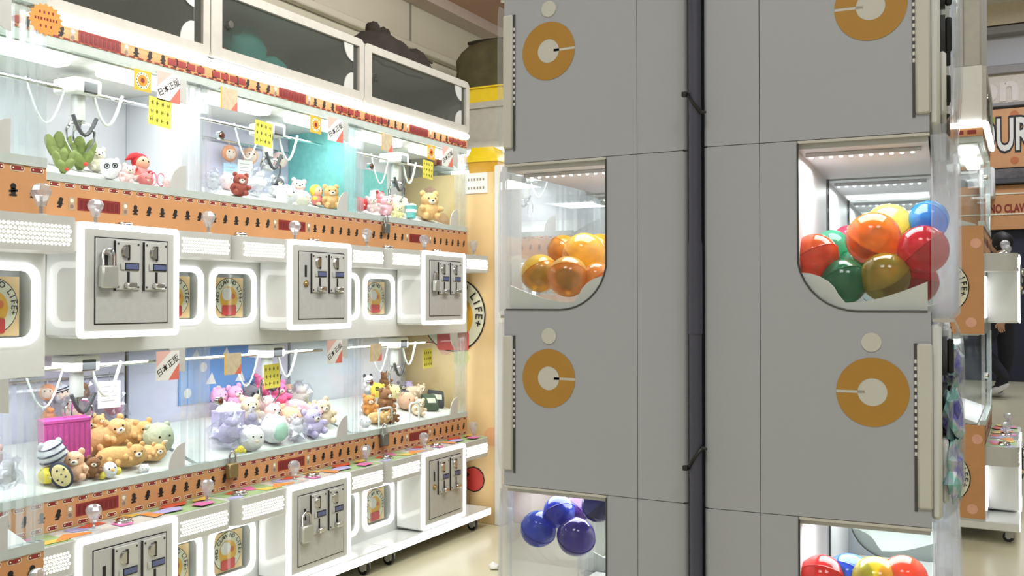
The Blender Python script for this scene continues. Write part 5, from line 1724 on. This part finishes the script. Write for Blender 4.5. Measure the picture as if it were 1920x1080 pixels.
# ------------------------------------------------------------------ person walking in the far hall
def person():
    t = thing('person', 'person with dark hair in dark clothes walking in the far hall', 'person', (0, 0, 0))
    J = dict(pel=(0, 0, 0.92), bel=(0, 0, 1.08), che=(0, 0.01, 1.30), nec=(0, 0, 1.48), chin=(0, -0.01, 1.54),
             shl=(-0.18, 0, 1.42), shr=(0.18, 0, 1.42), ell=(-0.24, 0.05, 1.14), elr=(0.24, -0.06, 1.15), wrl=(-0.22, -0.06, 0.92), wrr=(0.25, 0.08, 0.93),
             hal=(-0.22, -0.09, 0.83), har=(0.25, 0.10, 0.84),
             hil=(-0.09, 0, 0.88), hir=(0.10, 0, 0.88), knl=(-0.10, 0.16, 0.52), knr=(0.10, -0.02, 0.48), anl=(-0.11, -0.10, 0.22), anr=(0.10, 0.04, 0.09), fol=(-0.12, 0.0, 0.12), for_=(0.11, 0.20, 0.04))
    Rr = dict(pel=0.15, bel=0.14, che=0.15, nec=0.06, chin=0.06, shl=0.075, shr=0.075, ell=0.055, elr=0.055, wrl=0.04, wrr=0.04, hal=0.04, har=0.04, hil=0.11, hir=0.11, knl=0.085, knr=0.085, anl=0.06, anr=0.06, fol=0.045, for_=0.045)
    names = list(J)
    E = [('pel', 'bel'), ('bel', 'che'), ('che', 'nec'), ('nec', 'chin'), ('che', 'shl'), ('che', 'shr'), ('shl', 'ell'), ('shr', 'elr'), ('ell', 'wrl'), ('elr', 'wrr'), ('wrl', 'hal'), ('wrr', 'har'),
         ('pel', 'hil'), ('pel', 'hir'), ('hil', 'knl'), ('hir', 'knr'), ('knl', 'anl'), ('knr', 'anr'), ('anl', 'fol'), ('anr', 'for_')]
    me = bpy.data.meshes.new('body')
    me.from_pydata([J[n_] for n_ in names], [(names.index(a), names.index(b_)) for a, b_ in E], [])
    o = bpy.data.objects.new('body', me)
    C.objects.link(o)
    me.materials.append(M('dark_clothes', (34, 34, 44), 0.85, var=0.15, scale=20))
    sk = o.modifiers.new('skin', 'SKIN')
    if not me.skin_vertices:
        o.data.skin_vertices.new()
    for i, n_ in enumerate(names):
        me.skin_vertices[0].data[i].radius = (Rr[n_], Rr[n_])
        me.skin_vertices[0].data[i].use_root = (n_ == 'pel')
    ss = o.modifiers.new('sub', 'SUBSURF')
    ss.levels = ss.render_levels = 2
    o.parent = t
    h = MB().ell((0, 0.0, 1.63), (0.075, 0.095, 0.11), M('person_skin', (206, 160, 134), 0.6), None, 16, 12)
    h.ell((0, 0.095, 1.615), (0.014, 0.02, 0.02), M('person_skin', (206, 160, 134), 0.6), None, 8, 6)
    for s_ in (-1, 1):
        h.ell((s_ * 0.077, -0.005, 1.625), (0.012, 0.02, 0.03), M('person_skin', (206, 160, 134), 0.6), None, 8, 6)
        h.ell((s_ * 0.03, 0.085, 1.645), (0.011, 0.008, 0.007), EYE, None, 8, 6)
    h.ell((0, 0.088, 1.575), (0.022, 0.008, 0.006), M('person_lip', (170, 96, 90), 0.6), None, 8, 6)
    ho = h.build('head', t)
    MB().ell((0, -0.028, 1.655), (0.098, 0.105, 0.120), M('dark_hair', (26, 22, 22), 0.6, var=0.2, scale=80), None, 18, 12, 0.1, 2).build('hair', ho)
    for (x, y, z, a) in ((-0.12, -0.02, 0.105, -0.5), (0.11, 0.13, 0.035, 0)):
        MB().ell((x, y, z), (0.045, 0.13, 0.036), M('white_shoe', (230, 230, 236), 0.5), None, 14, 8, rot=Matrix.Rotation(a, 3, 'X')).build('shoe', t)
    for s_, y in ((-1, -0.10), (1, 0.11)):
        b = MB()
        x0 = s_ * 0.235
        b.ell((x0, y, 0.80), (0.018, 0.04, 0.045), M('person_skin', (206, 160, 134), 0.6), None, 10, 7)
        for i in range(4):
            yy = y - 0.027 + 0.018 * i
            ln = (0.055, 0.066, 0.07, 0.06)[i]
            b.tube([(x0, yy, 0.775), (x0 - s_ * 0.006, yy, 0.775 - ln * 0.6), (x0 - s_ * 0.02, yy, 0.775 - ln)], [0.009, 0.008, 0.006], M('person_skin', (206, 160, 134), 0.6), 7)
        b.tube([(x0, y + 0.03, 0.80), (x0 - s_ * 0.01, y + 0.055, 0.775), (x0 - s_ * 0.015, y + 0.055, 0.75)], [0.011, 0.010, 0.007], M('person_skin', (206, 160, 134), 0.6), 7)
        b.build('hand', t)
    return t


p_ = person()
p_.location = (-0.28, 11.45, 0)
p_.rotation_euler = (0, 0, R(70))
